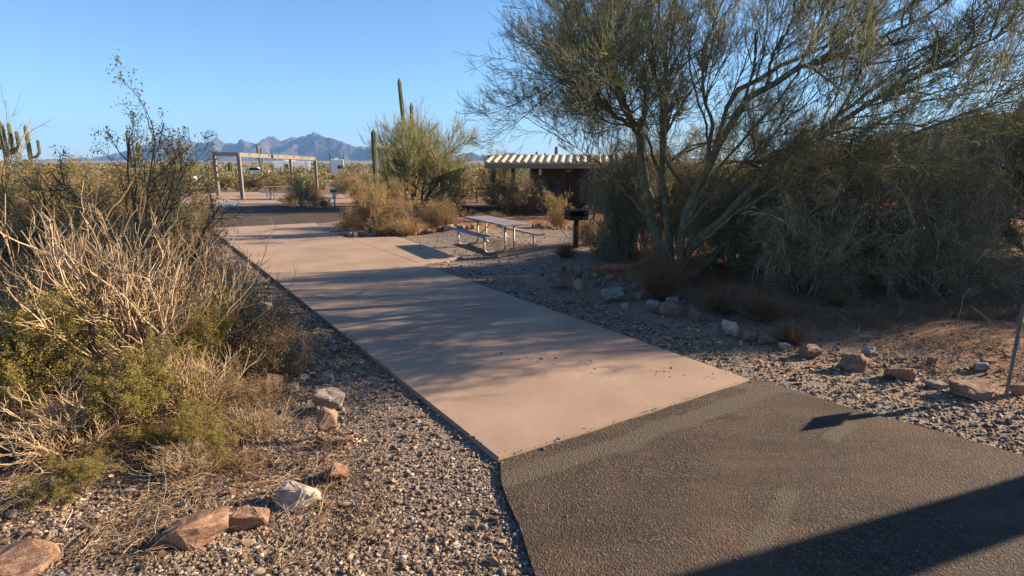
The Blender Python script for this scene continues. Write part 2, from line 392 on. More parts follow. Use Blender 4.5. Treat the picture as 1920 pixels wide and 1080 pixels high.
# concrete apron of the shade shelter, blue painted parking patch
slab('shelter_slab', [(-34, 32.5), (-8.6, 33.6), (-9.5, 41), (-18, 46), (-38, 42)], -.12, .0, M['concrete'])
bp = [G(398, 385.2), G(455, 385.6), G(440, 381.5), G(402, 381.4)]
slab('blue_parking_mark', bp, .002, .006, M['blue_paint'])

# ------------------------------------------------------------------ mountains and the right-hand hill
def m_mount(name, a, b, c):
    t = NT(name, .95); n = t.noise(.012, 9, .7); t.color(t.ramp(n, [(.35, a), (.5, b), (.65, c)])); t.bump(n, .5, 20); return t.m
def ridge(name, prof, Yd, depth, m, seed, rough=.6):
    pxs = np.array([p[0] for p in prof], float); pys = np.array([p[1] for p in prof], float)
    N, K = 420, 90
    u = np.linspace(pxs[0], pxs[-1], N); top = np.interp(u, pxs, pys)
    top = top + (vn(u, u * 0, 9, seed) - .5) * 3.2 + (vn(u, u * 0, 3.5, seed + 1) - .5) * 1.6
    d = [ray(a, b) for a, b in zip(u, top)]
    rx = np.array([q[0] / q[1] for q in d]) * Yd; rz = np.array([q[2] / q[1] for q in d]) * Yd + CH
    k = np.linspace(-1, .6, K)
    YY = Yd + k[:, None] * depth + rx[None, :] * 0; XX = rx[None, :] * (1 + k[:, None] * depth / Yd)
    spur = 1 - np.abs(2 * vn(XX + .35 * YY, YY * .45, Yd * .035, seed + 3) - 1)
    spur2 = 1 - np.abs(2 * vn(XX - .3 * YY, YY * .5, Yd * .014, seed + 4) - 1)
    fall = 1 - np.abs(k[:, None]) ** .9
    hgt = (rz[None, :] + 6) * np.clip(fall * (1 - rough * np.abs(k[:, None]) * 0) + (spur - .6) * rough * 1.6 * np.abs(k[:, None]) * (1 - np.abs(k[:, None])) * 4 + (spur2 - .5) * rough * .6 * np.minimum(np.abs(k[:, None]) * 4, 1) * (1 - np.abs(k[:, None])), 0, 1.0) - 6
    ii = np.arange(N * K).reshape(K, N)
    FF = np.stack([ii[:-1, :-1], ii[:-1, 1:], ii[1:, 1:], ii[1:, :-1]], -1).reshape(-1, 4)
    return mobj(name, raw_mesh(name, np.stack([XX, YY, hgt], -1).reshape(-1, 3), [FF], m, False), kind='structure')
MM = m_mount('far_mountain_rock', (.025, .024, .03), (.06, .05, .05), (.13, .10, .085))
ridge('mountain_range', [(60, 300), (180, 296), (262, 277), (290, 268), (318, 262), (340, 258), (352, 262), (378, 272), (392, 265), (406, 261), (420, 268), (440, 268), (452, 264), (465, 266), (480, 270), (490, 262), (502, 260), (515, 260), (528, 268), (545, 259), (566, 256), (580, 254), (590, 251), (602, 257), (625, 263), (645, 268), (670, 277), (700, 276), (720, 281), (745, 288), (800, 294), (900, 300)], 3600, 900, MM, 3)
ridge('distant_ridge', [(700, 300), (800, 296), (838, 292), (855, 291), (870, 289), (885, 286), (900, 291), (930, 293), (950, 288), (985, 290), (1020, 293), (1060, 290), (1150, 290), (1300, 297), (1400, 301)], 3000, 600, MM, 13)
MH = m_mount('hillside_soil', (.075, .06, .035), (.14, .105, .065), (.22, .16, .1))
ridge('hill', [(1380, 305), (1480, 298), (1560, 284), (1640, 266), (1700, 258), (1760, 242), (1840, 226), (1920, 216), (2050, 196), (2300, 170), (2600, 190), (3000, 280)], 420, 190, MH, 23)

# ------------------------------------------------------------------ tube plants
def tubes(P, Rr, sides=3):
    """P (B,n,3), Rr (B,n) -> verts, quads"""
    B, n, _ = P.shape
    d = P[:, -1] - P[:, 0]; d /= np.linalg.norm(d, axis=1, keepdims=True) + 1e-9
    ref = np.where(np.abs(d[:, 2:3]) < .8, np.array([[0, 0, 1.]]), np.array([[1., 0, 0]]))
    a = np.cross(d, ref); a /= np.linalg.norm(a, axis=1, keepdims=True); b = np.cross(d, a)
    t = np.arange(sides) * 2 * np.pi / sides
    off = a[:, None, None, :] * np.cos(t)[None, None, :, None] + b[:, None, None, :] * np.sin(t)[None, None, :, None]
    Vv = P[:, :, None, :] + off * Rr[:, :, None, None]
    base = (np.arange(B * n) * sides).reshape(B, n)[:, :-1, None]
    k = np.arange(sides)[None, None, :]; k2 = (k + 1) % sides
    Q = np.stack([base + k, base + k2, base + sides + k2, base + sides + k], -1).reshape(-1, 4)
    return Vv.reshape(-1, 3), Q
def joinmesh(name, parts, m, smooth=True):
    vs, fs, o = [], {}, 0
    for v, f in parts:
        vs.append(v); fs.setdefault(f.shape[1], []).append(f + o); o += len(v)
    return raw_mesh(name, np.concatenate(vs), [np.concatenate(x) for x in fs.values()], m, smooth)
def quads(P, size, g, asp=.45, up=None):
    N = len(P); a = g.normal(size=(N, 3))
    if up is not None: a = a * .6 + up
    a /= np.linalg.norm(a, axis=1, keepdims=True); b = np.cross(a, g.normal(size=(N, 3))); b /= np.linalg.norm(b, axis=1, keepdims=True)
    s = (size * g.uniform(.6, 1.4, N))[:, None]
    Vv = np.stack([P - a * s, P + b * s * asp, P + a * s, P - b * s * asp], 1).reshape(-1, 3)
    return Vv, np.arange(N * 4).reshape(-1, 4)
def polyb(g, st, dr, ln, n, wob, trop):
    """vectorised wobbling branches"""
    B = len(st); P = np.zeros((B, n + 1, 3)); P[:, 0] = st; d = dr.copy()
    for i in range(n):
        d = d + g.normal(size=(B, 3)) * wob + np.asarray(trop)[None, :] / n
        d /= np.linalg.norm(d, axis=1, keepdims=True) + 1e-9
        P[:, i + 1] = P[:, i] + d * (ln / n)[:, None]
    return P
def spawn(g, P, ln, rad, k, t0, ang, lr, rr, t1=1.0, bias=None):
    B, n1, _ = P.shape; n = n1 - 1
    bi = np.repeat(np.arange(B), k); t = g.uniform(t0, t1, B * k) * n
    i = np.minimum(t.astype(int), n - 1); f = (t - i)[:, None]
    st = P[bi, i] * (1 - f) + P[bi, i + 1] * f
    d = P[bi, i + 1] - P[bi, i]; d /= np.linalg.norm(d, axis=1, keepdims=True) + 1e-9
    o = np.cross(d, g.normal(size=(B * k, 3))); o /= np.linalg.norm(o, axis=1, keepdims=True) + 1e-9
    th = np.radians(g.normal(ang[0], ang[1], B * k))[:, None]
    nd = d * np.cos(th) + o * np.sin(th)
    if bias is not None: nd = nd + np.asarray(bias)[None, :]
    nd /= np.linalg.norm(nd, axis=1, keepdims=True)
    tt = t / n
    L = ln[bi] * g.uniform(lr[0], lr[1], B * k) * (1.15 - .45 * tt); Rr = rad[bi] * rr * (1.1 - .5 * tt)
    return st, nd, L, Rr
def taper(rad, n, e=.35): return rad[:, None] * (1 - (1 - e) * np.linspace(0, 1, n + 1))[None, :]
def grow(g, st, dr, ln, rad, levels):
    out = []
    for L in levels:
        P = polyb(g, st, dr, ln, L['n'], L.get('wob', .1), L.get('trop', (0, 0, 0)))
        out.append((P, taper(rad, L['n'], L.get('tap', .35))))
        if 'k' in L:
            st, dr, ln, rad = spawn(g, P, ln, rad, L['k'], L.get('t0', .2), L.get('ang', (40, 12)), L.get('lr', (.4, .7)), L.get('rr', .5), 1.0, L.get('bias'))
    return out
def basedirs(g, n, lo, hi):
    az = g.uniform(0, 2 * np.pi, n); th = np.radians(g.uniform(lo, hi, n))
    return np.stack([np.sin(th) * np.cos(az), np.sin(th) * np.sin(az), np.cos(th)], -1)
def basepts(g, n, r):
    a = g.uniform(0, 2 * np.pi, n); q = np.sqrt(g.uniform(0, 1, n)) * r
    return np.stack([q * np.cos(a), q * np.sin(a), np.full(n, -.06)], -1)

def proto(kind, seed):
    """one plant of unit height; returns [(part name, mesh), ...]"""
    g = np.random.default_rng(seed)
    if kind in ('creosote', 'lanky', 'ochre', 'green'):
        lanky = kind == 'lanky'
        ns = 6 if lanky else 16
        st = basepts(g, ns, .05 if lanky else .08); dr = basedirs(g, ns, 4 if lanky else 8, 26 if lanky else 52)
        o = grow(g, st, dr, g.uniform(.7, 1.02, ns) if lanky else g.uniform(.6, .98, ns), g.uniform(.006, .011, ns) if lanky else g.uniform(.005, .009, ns), [
            dict(n=10, wob=.13, trop=(0, 0, .35), k=8 if lanky else 9, t0=.45 if lanky else .25, ang=(38, 14), lr=(.22, .42), rr=.5),
            dict(n=6, wob=.16, trop=(0, 0, .3), k=5 if lanky else 7, t0=.3, ang=(42, 14), lr=(.35, .6), rr=.55),
            dict(n=4, wob=.2, trop=(0, 0, .2), k=3 , t0=.3, ang=(45, 14), lr=(.35, .6), rr=.6),
            dict(n=2, wob=.2)])
        stems = joinmesh('stems', [tubes(*o[0], 5), tubes(*o[1], 4), tubes(*o[2], 3), tubes(*o[3], 3)], M['creo_stem'])
        pts = np.concatenate([o[3][0][:, 1:].reshape(-1, 3), o[2][0][:, 2:].reshape(-1, 3)])
        m = {'creosote': 'creo_leaf', 'lanky': 'creo_leaf', 'ochre': 'olive_leaf', 'green': 'green_leaf'}[kind]
        rep = {'creosote': 3, 'lanky': 2, 'ochre': 3, 'green': 4}[kind]
        pts = np.repeat(pts, rep, 0) + g.normal(size=(len(pts) * rep, 3)) * .012
        leaf = joinmesh('foliage', [quads(pts, .0075 if not lanky else .0066, g, .5)], M[m], False)
        return [('stems', stems), ('foliage', leaf)]
    if kind == 'bursage':
        ns = 46; o = grow(g, basepts(g, ns, .12), basedirs(g, ns, 5, 78), g.uniform(.55, 1.05, ns), g.uniform(.006, .011, ns), [
            dict(n=6, wob=.16, trop=(0, 0, .5), k=9, t0=.2, ang=(40, 15), lr=(.3, .55), rr=.55),
            dict(n=4, wob=.2, trop=(0, 0, .3), k=6, t0=.2, ang=(45, 15), lr=(.35, .6), rr=.6), dict(n=3, wob=.2)])
        a = joinmesh('stems', [tubes(*o[0], 4), tubes(*o[1], 3), tubes(*o[2], 3)], M['brown_twig'])
        pts = o[2][0][:, 2:].reshape(-1, 3); lf = joinmesh('foliage', [quads(pts, .014, g, .5)], M['olive_leaf'], False)
        return [('stems', a), ('foliage', lf)]
    if kind == 'sticks':
        ns = 78; o = grow(g, basepts(g, ns, .18), basedirs(g, ns, 3, 58), g.uniform(.55, 1.05, ns), g.uniform(.005, .0095, ns), [
            dict(n=10, wob=.11, trop=(0, 0, .55), k=5, t0=.25, ang=(30, 12), lr=(.3, .55), rr=.75, tap=.5),
            dict(n=6, wob=.15, trop=(0, 0, .5), k=3, t0=.2, ang=(34, 12), lr=(.3, .6), rr=.75, tap=.5), dict(n=4, wob=.18, trop=(0, 0, .4), tap=.5)])
        return [('sticks', joinmesh('sticks', [tubes(*o[0], 5), tubes(*o[1], 4), tubes(*o[2], 3)], M['pale_stick']))]
    if kind in ('grass', 'redgrass'):
        ns = 420; o = grow(g, basepts(g, ns, .22), basedirs(g, ns, 2, 50), g.uniform(.5, 1.05, ns), g.uniform(.004, .008, ns), [
            dict(n=5, wob=.08, trop=(0, 0, -.25), k=2, t0=.4, ang=(20, 8), lr=(.2, .5), rr=.8), dict(n=2, wob=.15)])
        return [('blades', joinmesh('blades', [tubes(*o[0], 3), tubes(*o[1], 3)], M['straw' if kind == 'grass' else 'red_grass']))]
    if kind in ('thicket', 'thicket_dark'):
        ns = 20; o = grow(g, basepts(g, ns, .12), basedirs(g, ns, 5, 72), g.uniform(.6, 1.0, ns), g.uniform(.009, .018, ns), [
            dict(n=8, wob=.14, trop=(0, 0, .3), k=12, t0=.15, ang=(42, 16), lr=(.3, .55), rr=.4),
            dict(n=6, wob=.17, trop=(0, 0, -.3), k=12, t0=.15, ang=(42, 16), lr=(.3, .6), rr=.4),
            dict(n=4, wob=.18, trop=(0, 0, -.45), k=6, t0=.1, ang=(42, 18), lr=(.4, .8), rr=.65, tap=.6), dict(n=3, wob=.22, trop=(0, 0, -.6), tap=.7)])
        a = joinmesh('branches', [tubes(*o[0], 5)], M['bark'])
        sel = g.uniform(size=len(o[2][0])) < .16; r2 = np.where(sel[:, None], np.maximum(o[2][1] * 1.6, .0024), np.maximum(o[2][1], .0011))
        b = joinmesh('twigs', [tubes(o[1][0], np.maximum(o[1][1], .0028), 4), tubes(o[2][0], r2, 3), tubes(o[3][0], np.maximum(o[3][1], .001), 3)], M['grey_twig'])
        pts = np.concatenate([o[3][0][:, 1:].reshape(-1, 3), o[2][0][:, 1:].reshape(-1, 3)]); pts = pts[::3] + g.normal(size=pts[::3].shape) * .012
        c = joinmesh('foliage', [quads(pts, .011, g, .3)], M['grey_leaf'], False)
        return [('branches', a), ('twigs', b), ('foliage', c)]
    if kind == 'brush':
        ns = 17; o = grow(g, basepts(g, ns, .1), basedirs(g, ns, 4, 62), g.uniform(.6, .98, ns), g.uniform(.006, .011, ns), [
            dict(n=9, wob=.13, trop=(0, 0, .25), k=9, t0=.15, ang=(44, 15), lr=(.3, .55), rr=.5),
            dict(n=6, wob=.17, trop=(0, 0, .05), k=8, t0=.15, ang=(44, 15), lr=(.35, .6), rr=.5),
            dict(n=5, wob=.2, trop=(0, 0, .0), k=5, t0=.15, ang=(40, 15), lr=(.4, .8), rr=.65, tap=.6), dict(n=3, wob=.22, trop=(0, 0, .1), tap=.7)])
        a = joinmesh('branches', [tubes(*o[0], 5), tubes(*o[1], 4)], M['grey_twig'])
        b = joinmesh('twigs', [tubes(o[2][0], np.maximum(o[2][1], .0013), 3), tubes(o[3][0], np.maximum(o[3][1], .0011), 3)], M['grey_twig'])
        pts = o[3][0][:, 1:].reshape(-1, 3); pts = pts + g.normal(size=pts.shape) * .008
        return [('branches', a), ('twigs', b), ('foliage', joinmesh('foliage', [quads(pts, .007, g, .45)], M['grey_leaf'], False))]
    if kind == 'young_pv':
        ns = 9; o = grow(g, basepts(g, ns, .03), basedirs(g, ns, 8, 52), g.uniform(.42, .6, ns), g.uniform(.011, .019, ns), [
            dict(n=8, wob=.1, trop=(0, 0, .1), k=10, t0=.35, ang=(38, 13), lr=(.5, .9), rr=.5),
            dict(n=7, wob=.11, trop=(.0, 0, .3), k=14, t0=.2, ang=(34, 12), lr=(.4, .7), rr=.42),
            dict(n=5, wob=.12, trop=(0, 0, .45), k=7, t0=.1, ang=(28, 10), lr=(.4, .75), rr=.55), dict(n=4, wob=.1, trop=(0, 0, .5), tap=.6)])
        a = joinmesh('trunk', [tubes(*o[0], 7), tubes(*o[1], 5)], M['bark'])
        b = joinmesh('crown', [tubes(o[2][0], np.maximum(o[2][1], .0014), 3), tubes(o[3][0], np.maximum(o[3][1], .0012), 3)], M['pv_twig2'])
        return [('trunk', a), ('crown', b)]
    if kind == 'bare':
        ns = 8; o = grow(g, basepts(g, ns, .04), basedirs(g, ns, 4, 35), g.uniform(.6, 1.0, ns), g.uniform(.007, .013, ns), [
            dict(n=9, wob=.1, trop=(0, 0, .2), k=5, t0=.3, ang=(34, 12), lr=(.35, .6), rr=.5),
            dict(n=6, wob=.12, trop=(0, 0, .4), k=5, t0=.2, ang=(34, 12), lr=(.3, .6), rr=.5), dict(n=4, wob=.14, trop=(0, 0, .4))])
        return [('stems', joinmesh('stems', [tubes(*o[0], 4), tubes(*o[1], 3), tubes(*o[2], 3)], M['grey_twig']))]
PROTO = {}
NM = dict(creosote='creosote_bush', lanky='creosote_bush', ochre='desert_shrub', green='leafy_shrub', bursage='dry_shrub', sticks='dead_bush',
          grass='grass_tuft', redgrass='grass_tuft', thicket='thorny_thicket', brush='wispy_bush', young_pv='palo_verde_tree', bare='bare_shrub')
CAT = dict(creosote='bush', lanky='bush', ochre='shrub', green='shrub', bursage='shrub', sticks='dead bush', grass='grass tuft', redgrass='grass tuft',
           thicket='shrub', brush='bush', young_pv='tree', bare='shrub')
def plant(kind, var, x, y, h, rot, label, wide=1.0, group=None, z=None):
    key = (kind, var)
    if key not in PROTO: PROTO[key] = proto(kind, hash_seed(kind, var))
    sc, wc = padc(x, y); wm = -(.7 + .72 * h * wide * (.6 if kind in ('lanky', 'grass') else 1))
    if -4.5 < wc < 0 and wc > wm and sc < 19:          # keep the gravel strip beside the pad open
        x += V[0] * (wm - wc); y += V[1] * (wm - wc)
    r = thing(NM[kind], label, CAT[kind], (x, y, GZ(x, y) if z is None else z), rot, group)
    r.scale = (h * wide, h * wide, h)
    for n, me in PROTO[key]:
        mobj(n, me, r)
    return r
def hash_seed(kind, var): return sum(ord(c) * (i + 3) for i, c in enumerate(kind)) + var * 97
def plantpx(kind, var, px, pyf, pyt, label, wide=1.0, rot=None, group=None):
    x, y = G(px, pyf, -.03); top = AT(px, pyt, y).z
    return plant(kind, var, x, y, max(.15, (top - GZ(x, y)) * 1.06), rot if rot is not None else random.uniform(0, 6.28), label, wide, group)

# ------------------------------------------------------------------ the big palo verde on the right of the pad
def big_tree():
    g = np.random.default_rng(42)
    root = thing('palo_verde_tree', 'huge spreading palo verde with several leaning green trunks beside the concrete pad', 'tree', (2.95, 11.1, GZ(2.95, 11.1)))
    L = [  # (pixel, pixel, depth) points, radius start, radius end
        ([(1262, 560, 11.1), (1240, 470, 11.1), (1225, 420, 11.0), (1210, 345, 10.9), (1203, 300, 10.9), (1200, 250, 10.9)], .125, .095),
        ([(1200, 252, 10.9), (1189, 241, 10.8), (1150, 214, 10.5), (1122, 180, 10.3), (1092, 158, 10.0)], .06, .02),
        ([(1200, 252, 10.9), (1189, 239, 10.8), (1171, 194, 10.6), (1158, 155, 10.5), (1141, 119, 10.2), (1130, 86, 10.0), (1111, 55, 9.9), (1094, 10, 9.8), (1070, -60, 9.7)], .06, .018),
        ([(1200, 250, 10.9), (1211, 205, 11.1), (1205, 155, 11.2), (1189, 125, 11.4), (1178, 100, 11.5), (1150, 65, 11.7), (1125, 10, 11.9), (1100, -60, 12)], .06, .016),
        ([(1178, 103, 11.5), (1122, 114, 11.3), (1080, 128, 11.0), (1062, 146, 10.8)], .03, .01),
        ([(1178, 100, 11.5), (1136, 83, 11.6), (1100, 88, 11.5), (1075, 65, 11.4), (1060, 30, 11.3), (1050, -10, 11.3)], .03, .01),
        ([(1262, 560, 11.2), (1254, 480, 11.5), (1250, 400, 11.7), (1240, 330, 11.8), (1246, 250, 11.9), (1250, 190, 11.9), (1253, 155, 11.9), (1244, 125, 12), (1247, 78, 12), (1260, 28, 12.1), (1275, -20, 12.2), (1290, -110, 12.3)], .1, .03),
        ([(1275, 550, 11.0), (1276, 440, 10.8), (1297, 370, 10.6), (1330, 317, 10.4), (1346, 268, 10.2), (1366, 238, 10.2), (1367, 215, 10.1), (1394, 183, 10), (1437, 161, 9.8), (1491, 129, 9.6), (1571, 105, 10.1), (1652, 70, 10.4), (1732, 34, 10.7), (1800, -10, 11)], .115, .018),
        ([(1330, 317, 10.4), (1333, 278, 10.5), (1334, 222, 10.8), (1316, 167, 11), (1318, 97, 11.2), (1344, 36, 11.3), (1372, -50, 11.4)], .05, .018),
        ([(1280, 545, 11.1), (1278, 483, 11.0), (1340, 424, 10.6), (1399, 365, 10.2), (1437, 322, 10), (1518, 268, 10), (1598, 215, 10), (1679, 161, 10), (1759, 130, 10.1), (1840, 88, 10.2), (1900, 50, 10.3)], .11, .018),
        ([(1330, 317, 10.4), (1370, 300, 10.6), (1420, 312, 11), (1470, 300, 11.4), (1530, 250, 11.8), (1570, 180, 12), (1590, 90, 12.2), (1620, 10, 12.3)], .045, .015),
        ([(1285, 545, 11.3), (1320, 500, 11.6), (1380, 440, 12), (1450, 400, 12.4), (1520, 330, 12.7), (1600, 260, 13), (1690, 200, 13.2), (1780, 180, 13.4), (1860, 170, 13.5)], .08, .015),
        ([(1518, 268, 10), (1590, 240, 9.8), (1650, 232, 9.6), (1720, 235, 9.3), (1800, 222, 9.1), (1850, 200, 9)], .03, .01),
        ([(1240, 330, 11.8), (1215, 260, 12.2), (1170, 215, 12.6), (1130, 200, 13), (1085, 210, 13.3)], .05, .012),
        ([(1437, 161, 10), (1450, 100, 10.1), (1480, 50, 10), (1500, -20, 10.1)], .035, .012),
        ([(1262, 300, 11.9), (1290, 278, 12.2), (1345, 262, 12.5), (1400, 200, 12.8), (1430, 110, 13), (1440, 20, 13.2), (1450, -60, 13.3)], .04, .014),
        ([(1571, 107, 10.1), (1640, 120, 10.2), (1700, 110, 10.4), (1780, 60, 10.6), (1840, 10, 10.8)], .025, .01),
        ([(1225, 420, 11.0), (1180, 370, 11.3), (1150, 330, 11.6), (1110, 300, 11.9), (1070, 270, 12.1)], .03, .008),
        ([(1679, 161, 10), (1740, 180, 10), (1800, 160, 10), (1880, 150, 10)], .022, .008),
        ([(1297, 370, 10.6), (1250, 300, 10.1), (1240, 200, 9.9), (1225, 120, 10), (1220, 40, 10), (1205, -60, 10)], .045, .014),
        ([(1276, 440, 10.8), (1335, 330, 10.2), (1410, 240, 9.8), (1470, 180, 10), (1530, 60, 10.2), (1560, -40, 10.4)], .04, .012),
        ([(1280, 483, 11), (1380, 400, 10.2), (1480, 335, 9.5), (1600, 290, 8.9), (1700, 255, 8.5)], .05, .012),
        ([(1276, 440, 10.8), (1350, 350, 10.0), (1420, 280, 9.3), (1470, 230, 8.9)], .045, .012),
    ]
    # limbs that reach towards the viewer and away from it
    extra = []
    for src, dy, ja in ((1, -1.0, 40), (2, 2.4, -30), (3, 3.2, 25), (6, 2.8, -50), (8, 2.6, -40), (7, 2.8, -40), (9, 2.4, -30), (10, 2.2, 40), (15, 1.5, 50), (4, 2.6, 20)):
        pts, r0, r1 = L[src]; n_ = len(pts); s0 = 3 if pts[0][1] > 400 else 0; q = []
        for i in range(s0, n_):
            f = (i - s0) / (n_ - 1 - s0); q.append((pts[i][0] + ja * f, pts[i][1] - 18 * f, pts[i][2] + dy * f))
        extra.append((q, (r0 + (r1 - r0) * s0 / n_) * .7, r1 * .8))
    L = L + extra
    N = 18; LP = []; LR = []
    for pts, r0, r1 in L:
        w = np.array([list(AT(a, b, d)) for a, b, d in pts])
        if pts[0][1] > 540: w[0, 2] = GZ(w[0, 0], w[0, 1]) - .1
        cum = np.concatenate([[0], np.cumsum(np.linalg.norm(np.diff(w, axis=0), axis=1))])
        t = np.linspace(0, cum[-1], N + 1)
        # Catmull-ish smoothing by dense interpolation then box filter
        td = np.linspace(0, cum[-1], 200); q = np.stack([np.interp(td, cum, w[:, i]) for i in range(3)], 1)
        kq = np.pad(q, ((6, 6), (0, 0)), mode='edge'); q2 = sum(kq[i:i + 200] for i in range(13)) / 13; q2[0] = q[0]; q2[-1] = q[-1]
        p = np.stack([np.interp(t, td, q2[:, i]) for i in range(3)], 1)
        p[1:-1] += g.normal(size=(N - 1, 3)) * .018
        LP.append(p); LR.append(r0 + (r1 - r0) * np.linspace(0, 1, N + 1) ** .8)
    LP = np.array(LP); LR = np.array(LR) * .86
    off = np.array([2.95, 11.1, GZ(2.95, 11.1)])
    nl = len(L)
    limbs = [tubes(LP - off, LR, 9)]
    # side branches from limbs (not from the lowest trunk parts)
    k = 12
    B = LP[1:]; ln = np.full(nl - 1, 1.95); rad = LR[1:, 8] * .9
    trunkish = np.array([1 if L[i + 1][0][0][1] > 400 else 0 for i in range(nl - 1)])
    st, d, le, ra = [], [], [], []
    for sel, t0 in ((trunkish == 1, .42), (trunkish == 0, .12)):
        a_, b_, c_, d_ = spawn(g, B[sel], ln[sel], rad[sel], k, t0, (42, 14), (.45, .95), .6, 1.0, (.26, 0, .14))
        st.append(a_); d.append(b_); le.append(c_); ra.append(np.maximum(d_, .008))
    st, d, le, ra = map(np.concatenate, (st, d, le, ra))
    tip = B[:, -1]; td = B[:, -1] - B[:, -2]; td /= np.linalg.norm(td, axis=1, keepdims=True)
    st = np.concatenate([st, tip, tip]); d = np.concatenate([d, td, td + g.normal(size=td.shape) * .3]); le = np.concatenate([le, np.full(2 * len(tip), 1.6)]); ra = np.concatenate([ra, np.full(2 * len(tip), .011)])
    d /= np.linalg.norm(d, axis=1, keepdims=True)
    o = grow(g, st, d, le, ra, [
        dict(n=8, wob=.10, trop=(0, 0, .35), k=9, t0=.15, ang=(36, 12), lr=(.35, .62), rr=.5, tap=.4),
        dict(n=6, wob=.11, trop=(0, 0, .45), k=7, t0=.12, ang=(32, 12), lr=(.35, .65), rr=.5, tap=.5),
        dict(n=5, wob=.10, trop=(0, 0, .45), k=3, t0=.15, ang=(26, 9), lr=(.4, .75), rr=.7, tap=.6),
        dict(n=3, wob=.08, trop=(0, 0, .3), tap=.6)])
    for P_, R_ in o: P_ -= off
    rt = [np.maximum(r, .0024) for _, r in o]
    mobj('trunk', joinmesh('trunk', limbs, M['bark']), root)
    mobj('branches', joinmesh('branches', [tubes(o[0][0], rt[0], 5), tubes(o[1][0], rt[1], 3)], M['bark']), root)
    mobj('crown', joinmesh('crown', [tubes(o[2][0], rt[2], 3), tubes(o[3][0], rt[3], 3)], M['pv_twig']), root)
big_tree()

# ------------------------------------------------------------------ shrubs and small trees, each one a thing
T = plantpx
T('young_pv', 0, 783, 388, 166, 'young palo verde with feathery yellow-green crown behind the picnic table', .88, 3.4)
# thicket at the foot of the big tree and along the right edge
def thicket(x, y, h, wide, label, var=0, rot=0): return plant('thicket', var, x, y, h, rot, label, wide)
thicket(6.2, 11.3, 3.3, .8, 'tangled grey-green thicket right of the palo verde trunks, largest of the right-hand scrub', 0, .3)
plant('brush', 0, 8.6, 11.6, 3.3, 2.1, 'tall olive wispy brush at the right edge below the hill skyline', .62)
plant('brush', 1, 6.6, 12.6, 3.4, 1.1, 'tall wispy brush rising behind the largest thicket', .62)
thicket(5.0, 12.9, 2.8, .8, 'dark thicket directly behind the leaning palo verde trunks', 1, 4.0)
thicket(2.85, 13.9, 4.0, .3, 'dark dense thicket behind the grill and hiding the building end', 0, 1.2)
thicket(4.3, 14.7, 2.9, .55, 'tall shaded thicket behind the main palo verde trunk', 1, .2)
plant('brush', 0, 7.3, 9.8, 2.5, 5.0, 'pale wispy brush standing nearest the road in front of the tall thicket', .75)
plant('brush', 1, 10.9, 13.8, 2.6, 3.3, 'olive brush at the far right beside the hill foot', .8)
plant('brush', 1, 5.2, 10.0, 1.9, 2.9, 'low wispy brush in front of the palo verde, right of its trunk foot', .9)
plant('young_pv', 1, 16.0, 13.2, 8.6, 1.0, 'tall palo verde added past the right edge to shade the near end of the pad', .58)  # added out of frame so its crown shades the near pad
plant('young_pv', 0, 12.4, 13.2, 6.6, 2.0, 'palo verde added past the right edge beyond the thickets to shade the pad', .7)  # another out-of-frame tree, put here to shade the middle of the pad

plant('young_pv', 1, 11.3, 10.7, 5.2, 4.0, 'small palo verde added past the right edge beyond the marker post to shade the pad', .42)  # out-of-frame occluder, added for more shade on the near pad
# left foreground
plant('sticks', 1, -2.25, 4.75, .3, 2.9, 'small tangle of pale twigs in the litter below the tall red-brown rock', 1.7)
plant('sticks', 0, -2.45, 4.0, .26, 3.9, 'small sprawling tangle of pale twigs just above the small white stone', 1.9)
plant('sticks', 1, -3.5, 4.3, .5, .9, 'low sprawling tangle of pale twigs left of the yellow-green bush', 1.9)
plant('bursage', 1, -2.6, 5.3, .36, .9, 'low brown dry tangle between the red-brown rock and the dead bush', 1.6)
plant('sticks', 0, -3.95, 5.9, 1.62, 0.6, 'big bleached dead bush of pale upright sticks in the left foreground', 1.15)
plant('sticks', 1, -4.9, 6.3, 1.8, 2.2, 'bleached dead bush at the left edge of the photo beyond the green one', 1.1)
plant('sticks', 1, -3.7, 7.1, 1.15, 4.2, 'smaller dead bush of tan sticks behind the big bleached one', 1.1)
plant('sticks', 0, -3.0, 5.1, .6, 1.9, 'low tangle of pale sticks at the right foot of the big bleached bush', 1.4)
plant('green', 0, -3.2, 4.55, .85, 0.3, 'low yellow-green leafy bush in the left foreground below the pale sticks', 1.05)
plant('green', 1, -4.35, 4.95, 1.3, 1.3, 'yellow-green leafy bush at the left edge of the photo', .9)
plant('green', 1, -2.55, 4.35, .5, 2.6, 'small green leafy sprig right of the low yellow-green bush', 1.3)
plant('green', 0, -3.4, 6.0, .95, 5.1, 'green leafy bush growing through the pale sticks', .8)
plant('green', 1, -3.0, 3.65, .32, .9, 'tiny green bush in the bottom left near the corner slab rock', 1.4)
plant('bursage', 0, -2.65, 6.3, .75, .4, 'grey-brown dry shrub beside the gravel, right of the dead sticks', .95)
plant('bursage', 1, -2.75, 7.3, .85, 1.4, 'brown dry shrub beside the gravel where the tree shade falls', .95)
plant('bursage', 1, -3.7, 7.6, 1.0, 2.4, 'brown dry shrub behind the small dead bush', .95)
plant('bursage', 0, -4.1, 9.2, .95, 3.4, 'brown dry shrub before the dark spindly stems', .9)
plant('bursage', 0, -4.9, 11.0, .9, 5.4, 'dark brown shrub halfway along the left side of the pad', .9)
plant('lanky', 0, -6.1, 9.3, 3.25, 0.5, 'tallest spindly creosote rising into the sky on the left', .85)
plant('lanky', 0, -5.2, 9.0, 2.6, 3.4, 'spindly creosote with twisted bare stems just right of the tallest one', .85)
plant('lanky', 0, -7.2, 9.2, 2.3, 4.0, 'spindly creosote left of the tallest one', 1.0)
plant('lanky', 0, -5.6, 12.3, 2.1, 3.1, 'thin dark creosote in front of the loop road and shelter', .8)
